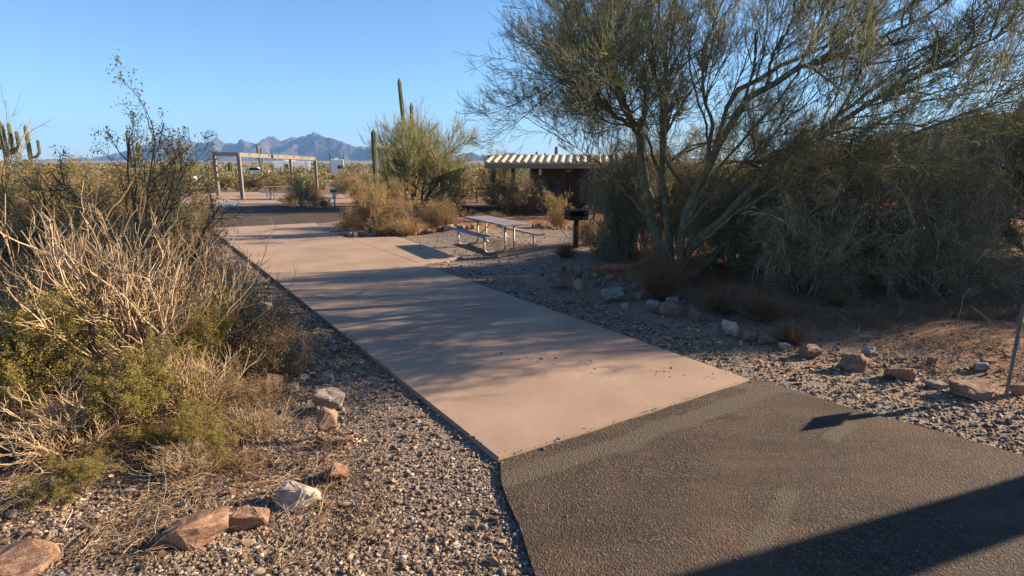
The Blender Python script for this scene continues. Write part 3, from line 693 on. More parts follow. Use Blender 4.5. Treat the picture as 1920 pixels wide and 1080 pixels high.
plant('lanky', 1, -6.7, 13.6, 2.05, 5.2, 'thin dark creosote just left of the shelter posts', .85)
plant('lanky', 0, -6.3, 11.6, 1.35, 1.2, 'short bare creosote leaning over the pad gravel', .9)
plant('ochre', 0, -5.9, 7.6, 1.3, 0.2, 'ochre shrub directly behind the bleached sticks', .9)
plant('ochre', 1, -7.4, 8.0, 1.6, 1.2, 'dense ochre bush at the left edge behind the pale bush', .9)
L_ = [(-8.2, 10.5, 2.15, 'ochre', 0, 'ochre-leaved shrub beneath the tallest creosote, left side'), (-9.8, 12.5, 2.3, 'ochre', 1, 'ochre shrub at the left edge below the many-armed saguaro'),
      (-7.6, 12.6, 2.0, 'creosote', 1, 'olive creosote between the two ochre shrubs'), (-8.9, 15.2, 2.1, 'ochre', 0, 'round ochre shrub beyond the thin dark creosotes'),
      (-11.4, 15.6, 2.3, 'creosote', 0, 'olive creosote in the second row on the left'), (-13.2, 15.4, 2.35, 'ochre', 1, 'broad ochre shrub at the far left of the second row'),
      (-11.5, 19.4, 2.15, 'ochre', 1, 'ochre shrub left of the loop road corner'), (-14.2, 20.4, 2.3, 'creosote', 1, 'olive creosote left of the loop road'),
      (-16.8, 22.0, 2.4, 'ochre', 0, 'ochre shrub below the bare branching shrub on the left'), (-9.6, 18.0, 1.5, 'bursage', 1, 'low tan shrub at the far left corner of the pad'),
      (-6.7, 10.9, 1.5, 'bursage', 1, 'tan dry shrub among the spindly creosote stems'), (-7.6, 15.7, 1.2, 'bursage', 0, 'tan dry shrub by the pad just before the loop road'),
      (-8.6, 8.4, 1.9, 'ochre', 1, 'ochre shrub at the left edge of the photo in the middle row'), (-5.0, 8.0, 1.3, 'creosote', 0, 'low creosote between the dead bush and the spindly stems'),
      (-20, 24.5, 2.6, 'creosote', 0, 'olive creosote at the left edge of the third row'), (-17.5, 27, 2.4, 'ochre', 1, 'ochre shrub left of the shelter slab')]
for x, y, h, k, v, lb in L_: plant(k, v, x, y, h, random.uniform(0, 6), lb, 1.0)
plant('bare', 0, -26.5, 31, 6.3, .3, 'tall leafless branching shrub against the sky at far left', .62)
plant('bare', 1, -10.8, 30.5, 2.4, .3, 'bare grey shrub left of the shelter end post', .9)
# around the shelter
for a in [('creosote', 0, 345, 362, 281, 'round creosote left of the shelter, breaking the mountain skyline', .8),
          ('creosote', 1, 305, 368, 290, 'spindly olive creosote farther left of the shelter', .8),
          ('creosote', 1, 566, 386, 318, 'dark green creosote in front of the shelter table', .62),
          ('bursage', 0, 590, 386, 348, 'grey shrub of dark twigs at the foot of the right shelter post', 1.0),
          ('bursage', 1, 545, 384, 350, 'dark twiggy shrub hiding the shelter picnic table', .9),
          ('bursage', 1, 607, 389, 370, 'low pale shrub left of the green campsite marker', 1.3),
          ('ochre', 1, 660, 372, 320, 'ochre shrub behind the green campsite marker', 1.0),
          ('ochre', 0, 478, 358, 325, 'rusty shrub behind the shelter slab', 1.5),
          ('ochre', 1, 520, 356, 326, 'rusty shrub behind the shelter picnic table', 1.3),
          ('ochre', 0, 425, 354, 322, 'yellowish shrub seen between the two left shelter posts', 1.3),
          ('creosote', 0, 640, 362, 322, 'creosote below the white trailer', 1.2),
          # planting island behind the table
          ('ochre', 0, 705, 441, 318, 'large ochre bush on the stone-edged island, leftmost', .72),
          ('ochre', 1, 745, 425, 335, 'ochre bush on the island between the palo verde and the leftmost bush', .9),
          ('bursage', 0, 700, 437, 372, 'twiggy grey shrub in front of the leftmost island bush', 1.0),
          ('bursage', 1, 806, 432, 378, 'dry grey shrub on the island below the palo verde trunk', 1.1),
          ('bursage', 0, 838, 430, 372, 'dry grey shrub on the island beside the picnic table end', 1.0),
          ('bursage', 1, 765, 434, 396, 'low brown shrub in the middle of the island edge', 1.3),
          ('creosote', 1, 845, 404, 335, 'dark creosote right of the palo verde stems', .9),
          ('bursage', 1, 660, 432, 388, 'tan shrub at the left tip of the island', 1.0),
          # before the building
          ('bursage', 0, 955, 404, 330, 'shaded twiggy shrub before the left corner of the building', .72),
          ('bursage', 1, 992, 404, 332, 'big shaded shrub of pale stalks before the building wall', .72),
          ('creosote', 0, 930, 402, 322, 'dark creosote under the left end of the building roof', .7),
          ('lanky', 0, 940, 398, 268, 'thin creosote whose tips show above the left end of the roof', .6),
          ('creosote', 1, 1035, 412, 352, 'dark leafy shrub between the building and the grill', .9),
          ('ochre', 0, 905, 362, 318, 'ochre shrub left of the building beyond the metal bench', 1.3),
          ('ochre', 1, 868, 362, 322, 'ochre shrub behind the pale cholla', 1.1),
          ('bursage', 0, 1100, 470, 395, 'shaded brown shrub right of the grill', 1.0),
          ('bursage', 1, 1135, 488, 415, 'shaded brown shrub between the grill and the palo verde', 1.0),
          ('redgrass', 0, 1060, 490, 452, 'rusty dry grass tuft before the grill in the shade', 1.3),
          ('grass', 0, 1046, 432, 386, 'bright straw-coloured grass tuft just left of the grill', .9),
          ('grass', 1, 760, 441, 408, 'golden grass tuft on the island edge', 1.3),
          ('grass', 0, 735, 441, 415, 'golden grass tuft beside the leftmost island bush', 1.2),
          ('grass', 1, 790, 438, 418, 'pale grass tuft on the island edge nearest the table', 1.5),
          ('grass', 0, 902, 420, 398, 'low straw tuft behind the picnic tabletop, left', 1.4),
          ('grass', 1, 930, 416, 396, 'low straw tuft behind the picnic tabletop, right', 1.4),
          ('grass', 0, 380, 640, 555, 'golden grass tuft standing among the dry shrubs by the gravel', .6),
          ('redgrass', 1, 1235, 560, 470, 'rusty grass clump at the foot of the palo verde trunks', .8),
          ('redgrass', 0, 1430, 600, 540, 'rusty grass clump before the thicket, centre', 1.3),
          ('redgrass', 1, 1560, 590, 540, 'rusty grass clump before the thicket, right of centre', 1.4),
          ('redgrass', 0, 1350, 585, 535, 'rusty grass clump right of the trunk foot', 1.3),
          ('redgrass', 1, 1480, 640, 600, 'low shaded grass clump beside the right-hand rock row', 1.4),
          ('bursage', 0, 1880, 470, 420, 'low brown shrub at the right edge of the photo', 1.4),
          ('bursage', 1, 1840, 540, 470, 'tan shrub at the right edge beside the thicket', 1.2),
          ('redgrass', 1, 1700, 575, 530, 'rusty grass clump below the drooping thicket', 1.5)]:
    T(*a)

# ------------------------------------------------------------------ saguaros and cholla
def saguaro(px, Y, pyt, label, r=.2, arms=(), lean=0.0, at=None, leany=0.0):
    if at: bx_, by_, H = at; z0 = GZ(bx_, by_)
    else:
        top = AT(px, pyt, Y); bx_, by_ = top.x - lean, Y; z0 = GZ(bx_, by_); H = top.z - z0
    root = thing('saguaro', label, 'cactus', (bx_, by_, z0))
    def col(name, pts, rr):
        n = 26; ribs = 12; bm = bmesh.new()
        P = [Vector(p) for p in pts]
        cum = [0]
        for i in range(1, len(P)): cum.append(cum[-1] + (P[i] - P[i - 1]).length)
        rings = []
        for i in range(n + 1):
            t = cum[-1] * i / n; j = max(k for k in range(len(P) - 1) if cum[k] <= t + 1e-6)
            f = (t - cum[j]) / max(1e-6, cum[j + 1] - cum[j]); c = P[j].lerp(P[j + 1], f)
            e = (cum[-1] - t) / rr; q = rr * (math.sqrt(max(0.02, 1 - (1 - min(1, e)) ** 2)))
            q *= (.82 + .18 * min(1, t / (cum[-1] * .4 + .01))) * (1 + .05 * math.sin(t * 2.3))
            d = (P[j + 1] - P[j]).normalized(); a = d.cross(Vector((0, 1, 0))).normalized(); b = d.cross(a)
            rings.append([bm.verts.new(c + (a * math.cos(th) + b * math.sin(th)) * q * (1 if k % 2 else .82)) for k, th in enumerate([math.pi * k / ribs for k in range(ribs * 2)])])
        m = ribs * 2
        for i in range(n):
            for k in range(m): bm.faces.new((rings[i][k], rings[i][(k + 1) % m], rings[i + 1][(k + 1) % m], rings[i + 1][k]))
        bm.faces.new(rings[-1]); bm.faces.new(rings[0][::-1])
        bm_obj(name, bm, M['cactus'], root)
    col('trunk', [(0, 0, -.1), (lean * .5, leany * .5, H * .5), (lean, leany, H)], r)
    for (h0, dx, h1) in arms:
        col('arm', [(lean * h0, 0, H * h0), (dx * .6, .05, H * h0 + abs(dx) * .12), (dx, .08, H * h0 + abs(dx) * .6), (dx, .08, H * h1)], r * .72)
saguaro(748, 44, 146, 'very tall thin leaning saguaro behind the young palo verde', .15, (), -.55)
saguaro(771, 33, 192, 'pale-topped saguaro rising out of the young palo verde crown', .11)
saguaro(700, 28, 243, 'single-stem saguaro left of the young palo verde', .12)
saguaro(829, 33, 300, 'short saguaro pair post seen right of the palo verde stems', .14)
saguaro(0, 34, 226, 'many-armed saguaro at the left edge of the photo', .14, ((.62, .38, .97), (.6, .75, .88), (.66, -.4, .9)))
saguaro(47, 40, 234, 'thin saguaro just right of the many-armed one', .13, ((.55, .6, .8),))
saguaro(237, 52, 246, 'thin paired saguaro beside the tallest creosote', .13, ((.4, .35, .9),))
saguaro(258, 56, 266, 'stubby single saguaro before the left mountain foot', .2)
saguaro(336, 60, 262, 'saguaro behind the round creosote left of the shelter', .17)
saguaro(432, 58, 303, 'short dark saguaro seen behind the shelter between its left posts', .3)
saguaro(481, 95, 271, 'leaning twin saguaro above the middle of the shelter roof', .2, (), -.6)
saguaro(489, 97, 278, 'thinner saguaro beside the leaning one above the shelter roof', .14)
saguaro(619, 105, 288, 'thin saguaro at the left corner of the white trailer', .15)
saguaro(644, 108, 289, 'thin saguaro at the right corner of the white trailer', .13)
saguaro(860, 110, 296, 'thin saguaro before the small white trailer on the right', .15)
saguaro(1043, 60, 274, 'tall thin saguaro above the building roof', .15)
saguaro(1006, 70, 284, 'short saguaro above the building roof, left of the tall thin one', .13)
saguaro(1022, 75, 286, 'short thin saguaro between the two others above the roof', .1)
saguaro(1908, 240, 200, 'saguaro silhouette on the hill skyline at the right edge', .35)
saguaro(0, 0, 0, 'leaning saguaro added past the right edge to cast the straight shadow across the road corner', .25, at=(9.0, 5.80, 3.6), leany=-.8)  # added shadow caster, lean and girth shaped to throw the band on the road
def cholla(px, pyf, pyt, label, seed):
    g = np.random.default_rng(seed); x, y = G(px, pyf); h = AT(px, pyt, y).z - GZ(x, y)
    ns = 8; o = grow(g, basepts(g, ns, .12), basedirs(g, ns, 5, 60), g.uniform(.35, .6, ns), g.uniform(.03, .045, ns), [
        dict(n=4, wob=.12, trop=(0, 0, .3), k=5, t0=.4, ang=(40, 12), lr=(.4, .6), rr=.85, tap=.8), dict(n=3, wob=.12, trop=(0, 0, .3), k=4, t0=.3, ang=(45, 12), lr=(.4, .7), rr=.85, tap=.8), dict(n=2, wob=.1, tap=.8)])
    parts = [tubes(P_, R_, 6) for P_, R_ in o]
    sp = np.concatenate([P_[:, 1:].reshape(-1, 3) for P_, R_ in o]); sp = np.repeat(sp, 12, 0) + g.normal(size=(len(sp) * 12, 3)) * .03
    parts = [joinmesh('stems', parts, M['cholla']), joinmesh('spines', [quads(sp, .02, g, .12)], M['cholla'], False)]
    r = thing('cholla', label, 'cactus', (x, y, GZ(x, y))); r.scale = (h, h, h)
    mobj('stems', parts[0], r); mobj('spines', parts[1], r)
cholla(865, 362, 330, 'pale branching cholla left of the metal bench', 3)
cholla(1079, 392, 348, 'bright pale cholla before the dark building wall, right one', 4)
cholla(1052, 396, 350, 'greener cholla before the dark building wall, left one', 5)
cholla(428, 352, 308, 'yellow cholla between the left shelter posts', 6)

# ------------------------------------------------------------------ rocks
ROCKME = {}
def rock_mesh(seed, m):
    if (seed, m) in ROCKME: return ROCKME[(seed, m)]
    r = random.Random(seed); bm = bmesh.new()
    for i in range(16):
        v = Vector((r.gauss(0, 1), r.gauss(0, 1), r.gauss(0, 1))).normalized()
        v = Vector((max(-.8, min(.8, v.x * 1.1)), max(-.8, min(.8, v.y * 1.1)), max(-.62, min(.62, v.z)))) * r.uniform(.8, 1)
        bm.verts.new(v)
    ch = bmesh.ops.convex_hull(bm, input=bm.verts)
    bmesh.ops.delete(bm, geom=[v for v in bm.verts if not v.link_faces], context='VERTS')
    bmesh.ops.bevel(bm, geom=list(bm.edges), offset=.06, segments=1, affect='EDGES')
    bmesh.ops.triangulate(bm, faces=bm.faces)
    bmesh.ops.subdivide_edges(bm, edges=bm.edges, cuts=2, use_grid_fill=True)
    o = Vector((seed * 1.7, 3.1, 0))
    for v in bm.verts:
        n = mnoise.fractal(v.co * 2.2 + o, 1, 2, 4); v.co += v.co.normalized() * n * .13
    bmesh.ops.recalc_face_normals(bm, faces=bm.faces)
    me = bpy.data.meshes.new('rock'); bm.to_mesh(me); bm.free(); me.materials.append(M[m])
    zs = [v.co.z for v in me.vertices]; xs_ = [v.co.x for v in me.vertices]; ys_ = [v.co.y for v in me.vertices]
    for v in me.vertices:
        v.co.x = (v.co.x - min(xs_)) / (max(xs_) - min(xs_)) - .5; v.co.y = (v.co.y - min(ys_)) / (max(ys_) - min(ys_)) - .5
        v.co.z = (v.co.z - min(zs)) / (max(zs) - min(zs))
    ROCKME[(seed, m)] = me; return me
def rock(px, py, wpx, hpx, m, label, seed, rot=0.0, group=None, depth=.75, tilt=0):
    x, y = G(px, py, GZ(*G(px, py)) if py > 480 else 0); d = y * math.cos(PITCH) + CH * math.sin(PITCH)
    k = .85 if px > 1000 else 1.0
    w = wpx * d / FPX * k; h = hpx * d / FPX * .95 * k
    y += w * depth * .4
    o = mobj('rock', rock_mesh(seed, m)); o.location = (x, y, GZ(x, y) - h * .12)
    o.rotation_euler = (tilt, 0, rot); o.scale = (w * 1.08, w * depth, h * 1.4); tag(o, label, 'rock', group)
    return o
RK = [
 (8, 1092, 125, 34, 'rock_red', 'large flat-topped reddish slab rock cut by the bottom left corner', 1, .1), (345, 1030, 118, 40, 'rock_red', 'long tan and red slab rock casting a wide shadow, bottom left', 2, .35),
 (458, 998, 74, 34, 'rock_red', 'flat orange rock right of the long slab', 3, .2), (552, 958, 78, 38, 'rock_white', 'jagged white quartz rock right of the flat orange one', 4, .5),
 (627, 908, 44, 30, 'rock_red', 'small blocky orange rock half buried beyond the white quartz', 5, .8), (620, 852, 56, 22, 'rock_brown', 'low tan rock at the foot of the tall red one', 6, .2),
 (622, 828, 58, 62, 'rock_red', 'tall rounded red-brown rock, biggest beside the gravel', 7, .4), (652, 834, 20, 14, 'rock_red', 'small red stone touching the tall red-brown rock', 8, .4),
 (612, 776, 56, 34, 'rock_white', 'slanted pale rock right behind the tall red-brown one', 9, .2), (553, 702, 40, 34, 'rock_brown', 'brown block rock highest in the left row', 10, .2),
 (503, 742, 44, 34, 'rock_brown', 'dark brown rock left of the white stone cluster', 11, .9), (545, 738, 26, 16, 'rock_white', 'white stone in the cluster, nearest the dark brown rock', 12, .2),
 (566, 722, 24, 15, 'rock_white', 'white stone at the top of the cluster below the brown block', 13, 1.2), (590, 752, 26, 16, 'rock_white', 'white stone at the bottom of the cluster, nearest the slanted rock', 14, .2),
 (614, 722, 26, 20, 'rock_grey', 'pale grey stone alone right of the white cluster', 15, .2), (348, 955, 24, 14, 'rock_white', 'small white stone above the long slab', 16, .2),
 (652, 952, 24, 14, 'rock_white', 'small pale stone in the gravel right of the white quartz', 17, .2), (485, 592, 40, 22, 'rock_white', 'pale boulder beside the gravel where the pad shade begins', 18, .2),
 (436, 545, 26, 22, 'rock_brown', 'brown stone beside the gravel above the pale boulder', 19, .2), (412, 512, 34, 16, 'rock_red', 'red stone in the gravel near the far dry shrubs', 20, .2),
 (398, 500, 30, 16, 'rock_grey', 'dark grey stone above the red one', 21, .2), (386, 486, 24, 12, 'rock_brown', 'flat brown stone farthest up the left row', 22, .5),
 (1610, 698, 64, 32, 'rock_brown', 'pointed tan rock with a long shadow, right of the pad', 23, .2), (1692, 716, 60, 26, 'rock_red', 'flat-topped pinkish rock right of the pointed one', 24, .1),
 (1524, 674, 42, 26, 'rock_brown', 'dark brown block rock left of the pointed one', 25, .2), (1472, 658, 32, 18, 'rock_grey', 'grey rock left of the dark brown block', 26, .2),
 (1438, 648, 34, 20, 'rock_brown', 'brown rock at the shade edge by the tree litter', 27, .2), (1632, 668, 26, 16, 'rock_white', 'white stone behind the pointed tan rock', 28, .2),
 (1750, 688, 22, 17, 'rock_red', 'small red stone alone on the sunny soil', 29, .2), (1762, 730, 40, 13, 'rock_grey', 'flat stone at the gravel edge, left of the big shaded rock', 30, .2),
 (1786, 721, 32, 12, 'rock_red', 'small flat pink stone behind the flat grey one', 31, .2), (1844, 698, 30, 14, 'rock_grey', 'grey stone left of the steel post', 32, .2),
 (1860, 682, 32, 11, 'rock_brown', 'dark flat stone highest beside the steel post', 33, .2), (1838, 750, 92, 28, 'rock_brown', 'big dark rock crossed by the post shadow', 34, .1),
 (1914, 742, 30, 20, 'rock_red', 'reddish rock right of the post foot at the photo edge', 35, .2), (1376, 634, 46, 30, 'rock_white', 'pale grey boulder in shade at the middle of the right row', 36, .2),
 (1408, 642, 40, 22, 'rock_brown', 'dark boulder touching the pale grey one', 37, .2), (1346, 626, 22, 20, 'rock_grey', 'grey stone left of the pale boulder', 38, .2),
 (1310, 604, 40, 24, 'rock_brown', 'brown rock in shade before the trunk foot', 39, .2), (1264, 594, 60, 24, 'rock_brown', 'long brown rock below the trunk foot', 40, .1),
 (1226, 588, 34, 24, 'rock_grey', 'pinkish grey rock left of the long brown one', 41, .2), (1172, 578, 18, 9, 'rock_white', 'small white stone left of the pinkish grey rock', 42, .2),
 (1152, 566, 48, 26, 'rock_grey', 'grey boulder in shade by the patio end', 43, .2), (1085, 545, 24, 20, 'rock_white', 'pale rock among the shaded jumble', 44, .2),
 (1044, 542, 44, 24, 'rock_brown', 'black-looking boulder at the left end of the shaded jumble', 45, .2), (1022, 518, 24, 16, 'rock_red', 'sunlit orange stone tipping the shaded jumble', 46, .2),
 (870, 356, 20, 9, 'rock_brown', 'dark boulder left of the metal bench', 47, .2)]
for a in RK: rock(*a)
rr = random.Random(5)
for i in range(46):      # jumble in the shade left of the tree
    t = rr.random(); px = 1030 + t * 260 + rr.uniform(-12, 12); py = 512 + t * 68 + rr.uniform(-16, 12)
    rock(px, py, rr.uniform(9, 22), rr.uniform(7, 14), rr.choice(['rock_grey', 'rock_brown', 'rock_white', 'rock_grey']), 'loose stone in the shaded jumble edging the palo verde bed', rr.randrange(1, 47), rr.uniform(0, 3), 'loose stones in the shaded jumble')
for i in range(30):
    t = rr.random(); px = 1290 + t * 560 + rr.uniform(-10, 10); py = 606 + t * 110 + rr.uniform(-14, 12)
    rock(px, py, rr.uniform(6, 15), rr.uniform(4, 9), rr.choice(['rock_grey', 'rock_brown', 'rock_red']), 'small loose stone along the right-hand rock row', rr.randrange(1, 47), rr.uniform(0, 3), 'loose stones along the right-hand row')
for i in range(26):
    t = i / 25; px = 655 + t * 232; py = 441 - t * 4.5 + rr.uniform(-1, 1)
    rock(px, py, rr.uniform(9, 17), rr.uniform(5, 9), rr.choice(['rock_white', 'rock_brown', 'rock_white', 'rock_red']), 'stone in the row edging the planting island behind the table', rr.randrange(1, 47), rr.uniform(0, 3), 'stones edging the planting island')
for i in range(12):
    t = i / 11; px = 640 + t * 22 ; py = 418 + t * 22
    rock(px, py, rr.uniform(8, 13), rr.uniform(5, 8), rr.choice(['rock_white', 'rock_brown']), 'stone in the row round the left tip of the island', rr.randrange(1, 47), rr.uniform(0, 3), 'stones round the island tip')
for i in range(16):
    t = i / 15; px = 545 + t * 120; py = 388 + t * 2.5
    rock(px, py, rr.uniform(5, 9), rr.uniform(3, 5), 'rock_white', 'white stone in the row on the far side of the loop road', rr.randrange(1, 47), rr.uniform(0, 3), 'white stones beyond the loop road')
for i in range(16):
    t = i / 15; px = 1000 + t * 75; py = 432 + t * 6 + rr.uniform(-2, 2)
    rock(px, py, rr.uniform(6, 12), rr.uniform(4, 7), rr.choice(['rock_grey', 'rock_brown']), 'stone in the row between the straw tuft and the grill', rr.randrange(1, 47), rr.uniform(0, 3), 'stones behind the grill')
for i in range(60):      # small stones in the left litter
    px = rr.uniform(330, 760); py = rr.uniform(640, 1060)
    if px > 560 + (py - 700) * .8 + 80: continue
    rock(px, py, rr.uniform(7, 16), rr.uniform(4, 9), rr.choice(['rock_grey', 'rock_white', 'rock_red', 'rock_brown']), 'small loose stone in the left foreground gravel', rr.randrange(1, 47), rr.uniform(0, 3), 'small stones in the left gravel')

# ------------------------------------------------------------------ pebbles, litter, ground cover (stuff)
def inpoly(x, y, poly):
    c = np.zeros(len(x), bool); n = len(poly)
    for i in range(n):
        x0, y0 = poly[i]; x1, y1 = poly[(i + 1) % n]
        if y0 == y1: continue
        hit = ((y0 > y) != (y1 > y)) & (x < (x1 - x0) * (y - y0) / (y1 - y0) + x0); c ^= hit
    return c
def free(x, y):
    s, w = padc(x, y)
    on = ((s > -.01) & (s < 19.8) & (w > -.01) & (w < 3.32)) | ((s > 9) & (s < 14.5) & (w > 3) & (w < 4.7))
    return ~(on | inpoly(x, y, road_poly) | inpoly(x, y, far_poly))
def scatter(g, n, pxr, pyr):
    px = g.uniform(*pxr, n); py = g.uniform(*pyr, n)
    a = PITCH; X_ = (px - 960) / FPX; Y_ = -(py - 540) / FPX
    dy = math.cos(a) + Y_ * math.sin(a); dz = -math.sin(a) + Y_ * math.cos(a); t = -CH / dz
    return X_ * t, dy * t
def gravel_mask(x, y, g):
    s, w = padc(x, y); j = (vn(x, y, .5, 11) - .5) * .7; wj = w + j
    m = np.maximum(sst(-1.9, -1.1, wj) * sst(.6, .2, w), sst(3.1, 3.3, w) * sst(4.6, 3.9, wj))
    m = np.maximum(m, sst(6.9, 5.9, y + j + .12 * x) * sst(-4.2, -2.6, x + j))
    m = np.maximum(m, sst(3.0, 3.3, w) * sst(5.6, 4.9, wj) * sst(9, 7.5, y))
    m = np.maximum(m, sst(12.6, 13.4, y + j) * sst(20, 18.8, y + j) * sst(3.0, 2.2, x + j) * sst(3.0, 3.2, w) * .5)
    m = np.maximum(m, sst(4.3, 3.7, y + j * 1.2 + .25 * x + .4) * .8)
    return np.maximum(m, np.where(w > 3, .05, .12))
def pebbles():
    g = np.random.default_rng(9)
    A = [scatter(g, 90000, (-40, 1960), (560, 1110)), scatter(g, 26000, (350, 1300), (432, 700))]
    x = np.concatenate([a[0] for a in A]); y = np.concatenate([a[1] for a in A])
    s, w = padc(x, y); fr = free(x, y); ed = np.minimum(np.minimum(np.abs(w), np.abs(w - 3.31)), np.abs(s))
    dr = ((x - 2.9) * .3 + (y - 6.1) * .954)                       # distance inside the road from its right edge
    stray = np.where(fr, gravel_mask(x, y, g), .0012 + .3 * np.exp(-ed / .035) * (s > -.3) + .12 * np.exp(-np.abs(dr) / .1) + .05 * np.exp(-np.abs(x - .05) / .08) * (s < -.2))
    k = g.uniform(size=len(x)) < stray; x, y = x[k], y[k]; fr = fr[k]; s = s[k]
    tv, tf = [], []
    for sd in range(6):
        r = random.Random(100 + sd); bm = bmesh.new()
        for i in range(11): bm.verts.new(Vector((r.gauss(0, 1), r.gauss(0, 1), r.gauss(0, 1))).normalized())
        bmesh.ops.convex_hull(bm, input=bm.verts); bm.verts.ensure_lookup_table()
        vv = np.array([v.co[:] for v in bm.verts]); bm.verts.index_update()
        tv.append(vv); tf.append(np.array([[v.index for v in f.verts] for f in bm.faces])); bm.free()
    N = len(x); dist = np.sqrt(x * x + y * y + 5)
    sz = np.exp(g.normal(math.log(.0076), .58, N)) * np.clip(dist / 6, .85, 1.9); sz = np.minimum(sz, .034)
    tid = g.integers(0, 6, N); Vs, Fs, o = [], [], 0
    z = np.where(fr, gz(x, y), np.where(s > -.005, .0, -.012)); sz = np.where(fr, sz, sz * .6)
    for k in range(6):
        q = np.where(tid == k)[0]; n = len(q); vv = tv[k]
        th = g.uniform(0, 6.28, n); c, s = np.cos(th), np.sin(th); sc = sz[q][:, None] * np.stack([g.uniform(.8, 1.5, n), g.uniform(.7, 1.1, n), g.uniform(.45, .8, n)], 1)
        L3 = vv[None] * sc[:, None]
        P = np.stack([L3[..., 0] * c[:, None] - L3[..., 1] * s[:, None], L3[..., 0] * s[:, None] + L3[..., 1] * c[:, None], L3[..., 2]], -1)
        P += np.stack([x[q], y[q], z[q] + sz[q] * .3], -1)[:, None]
        Vs.append(P.reshape(-1, 3)); Fs.append((tf[k][None] + (np.arange(n) * len(vv))[:, None, None]).reshape(-1, 3) + o); o += n * len(vv)
    mobj('gravel', raw_mesh('gravel', np.concatenate(Vs), [np.concatenate(Fs)], M['pebble'], False), label='loose mixed gravel beside the pad and road', cat='gravel', kind='stuff')
pebbles()
def litter():
    g = np.random.default_rng(19)
    a = scatter(g, 4600, (-60, 720), (600, 1100)); b = scatter(g, 4200, (980, 1960), (520, 720)); c = scatter(g, 1500, (300, 560), (470, 700))
    x = np.concatenate([a[0], b[0], c[0]]); y = np.concatenate([a[1], b[1], c[1]])
    s, w = padc(x, y); k = free(x, y) & (((w < -.9 + g.normal(size=len(x)) * .35)) | (w > 4.6)) & (vn(x, y, .45, 31) + g.normal(size=len(x)) * .12 > .5); x, y = x[k], y[k]; N = len(x)
    st = np.stack([x, y, gz(x, y) + g.uniform(.005, .05, N)], -1)
    th = g.uniform(0, 6.28, N); d = np.stack([np.cos(th), np.sin(th), g.uniform(-.05, .22, N)], -1)
    P = polyb(g, st, d, np.exp(g.normal(math.log(.17), .6, N)), 6, .24, (0, 0, -.2))
    P[..., 2] = np.maximum(P[..., 2], gz(P[..., 0], P[..., 1]) + .004)
    R_ = np.repeat(np.exp(g.normal(math.log(.0024), .4, N))[:, None], 7, 1) * np.linspace(1, .5, 7)
    sp = spawn(g, P, np.full(N, .16), R_[:, 0], 2, .2, (35, 12), (.5, 1.1), .7); P2 = polyb(g, sp[0], sp[1], sp[2], 3, .15, (0, 0, -.1))
    leaf = np.stack([np.repeat(x, 8), np.repeat(y, 8), np.zeros(N * 8)], -1) + g.normal(size=(N * 8, 3)) * .16; lf = free(leaf[:, 0], leaf[:, 1]); leaf = leaf[lf]; leaf[:, 2] = gz(leaf[:, 0], leaf[:, 1]) + .008
    mobj('plant_litter', joinmesh('plant_litter', [tubes(P, R_, 4), tubes(P2, taper(sp[3], 3), 3), quads(leaf, .012, g, .35)], M['litter']), label='fallen dry twigs and leaf litter on the soil under the bushes', cat='litter', kind='stuff')
litter()
def groundcover():
    g = np.random.default_rng(29)
    a = scatter(g, 900, (-60, 560), (470, 900)); b = scatter(g, 1300, (1060, 1960), (470, 620)); c = scatter(g, 350, (600, 1060), (395, 436)); e = scatter(g, 260, (0, 330), (390, 470))
    x = np.concatenate([q[0] for q in (a, b, c, e)]); y = np.concatenate([q[1] for q in (a, b, c, e)])
    s, w = padc(x, y); k = free(x, y) & ((w < -1.7) | (w > 5.6)) & ~((y > 13) & (y < 19) & (x < 2.2) & (x > -7)); x, y = x[k], y[k]; n = len(x)
    cc = np.repeat(np.stack([x, y], -1), 22, 0) + g.normal(size=(n * 22, 2)) * .05
    st = np.concatenate([cc, (gz(cc[:, 0], cc[:, 1]) - .01)[:, None]], 1); d = basedirs(g, len(st), 2, 60)
    ln = np.repeat(g.uniform(.08, .26, n), 22) * g.uniform(.5, 1.1, n * 22)
    P = polyb(g, st, d, ln, 4, .12, (0, 0, -.3))
    mobj('dry_grass', joinmesh('dry_grass', [tubes(P, taper(np.full(len(st), .0026), 4), 3)], M['red_grass']), label='short rusty dry grass growing thinly under the bushes', cat='grass', kind='stuff')
groundcover()
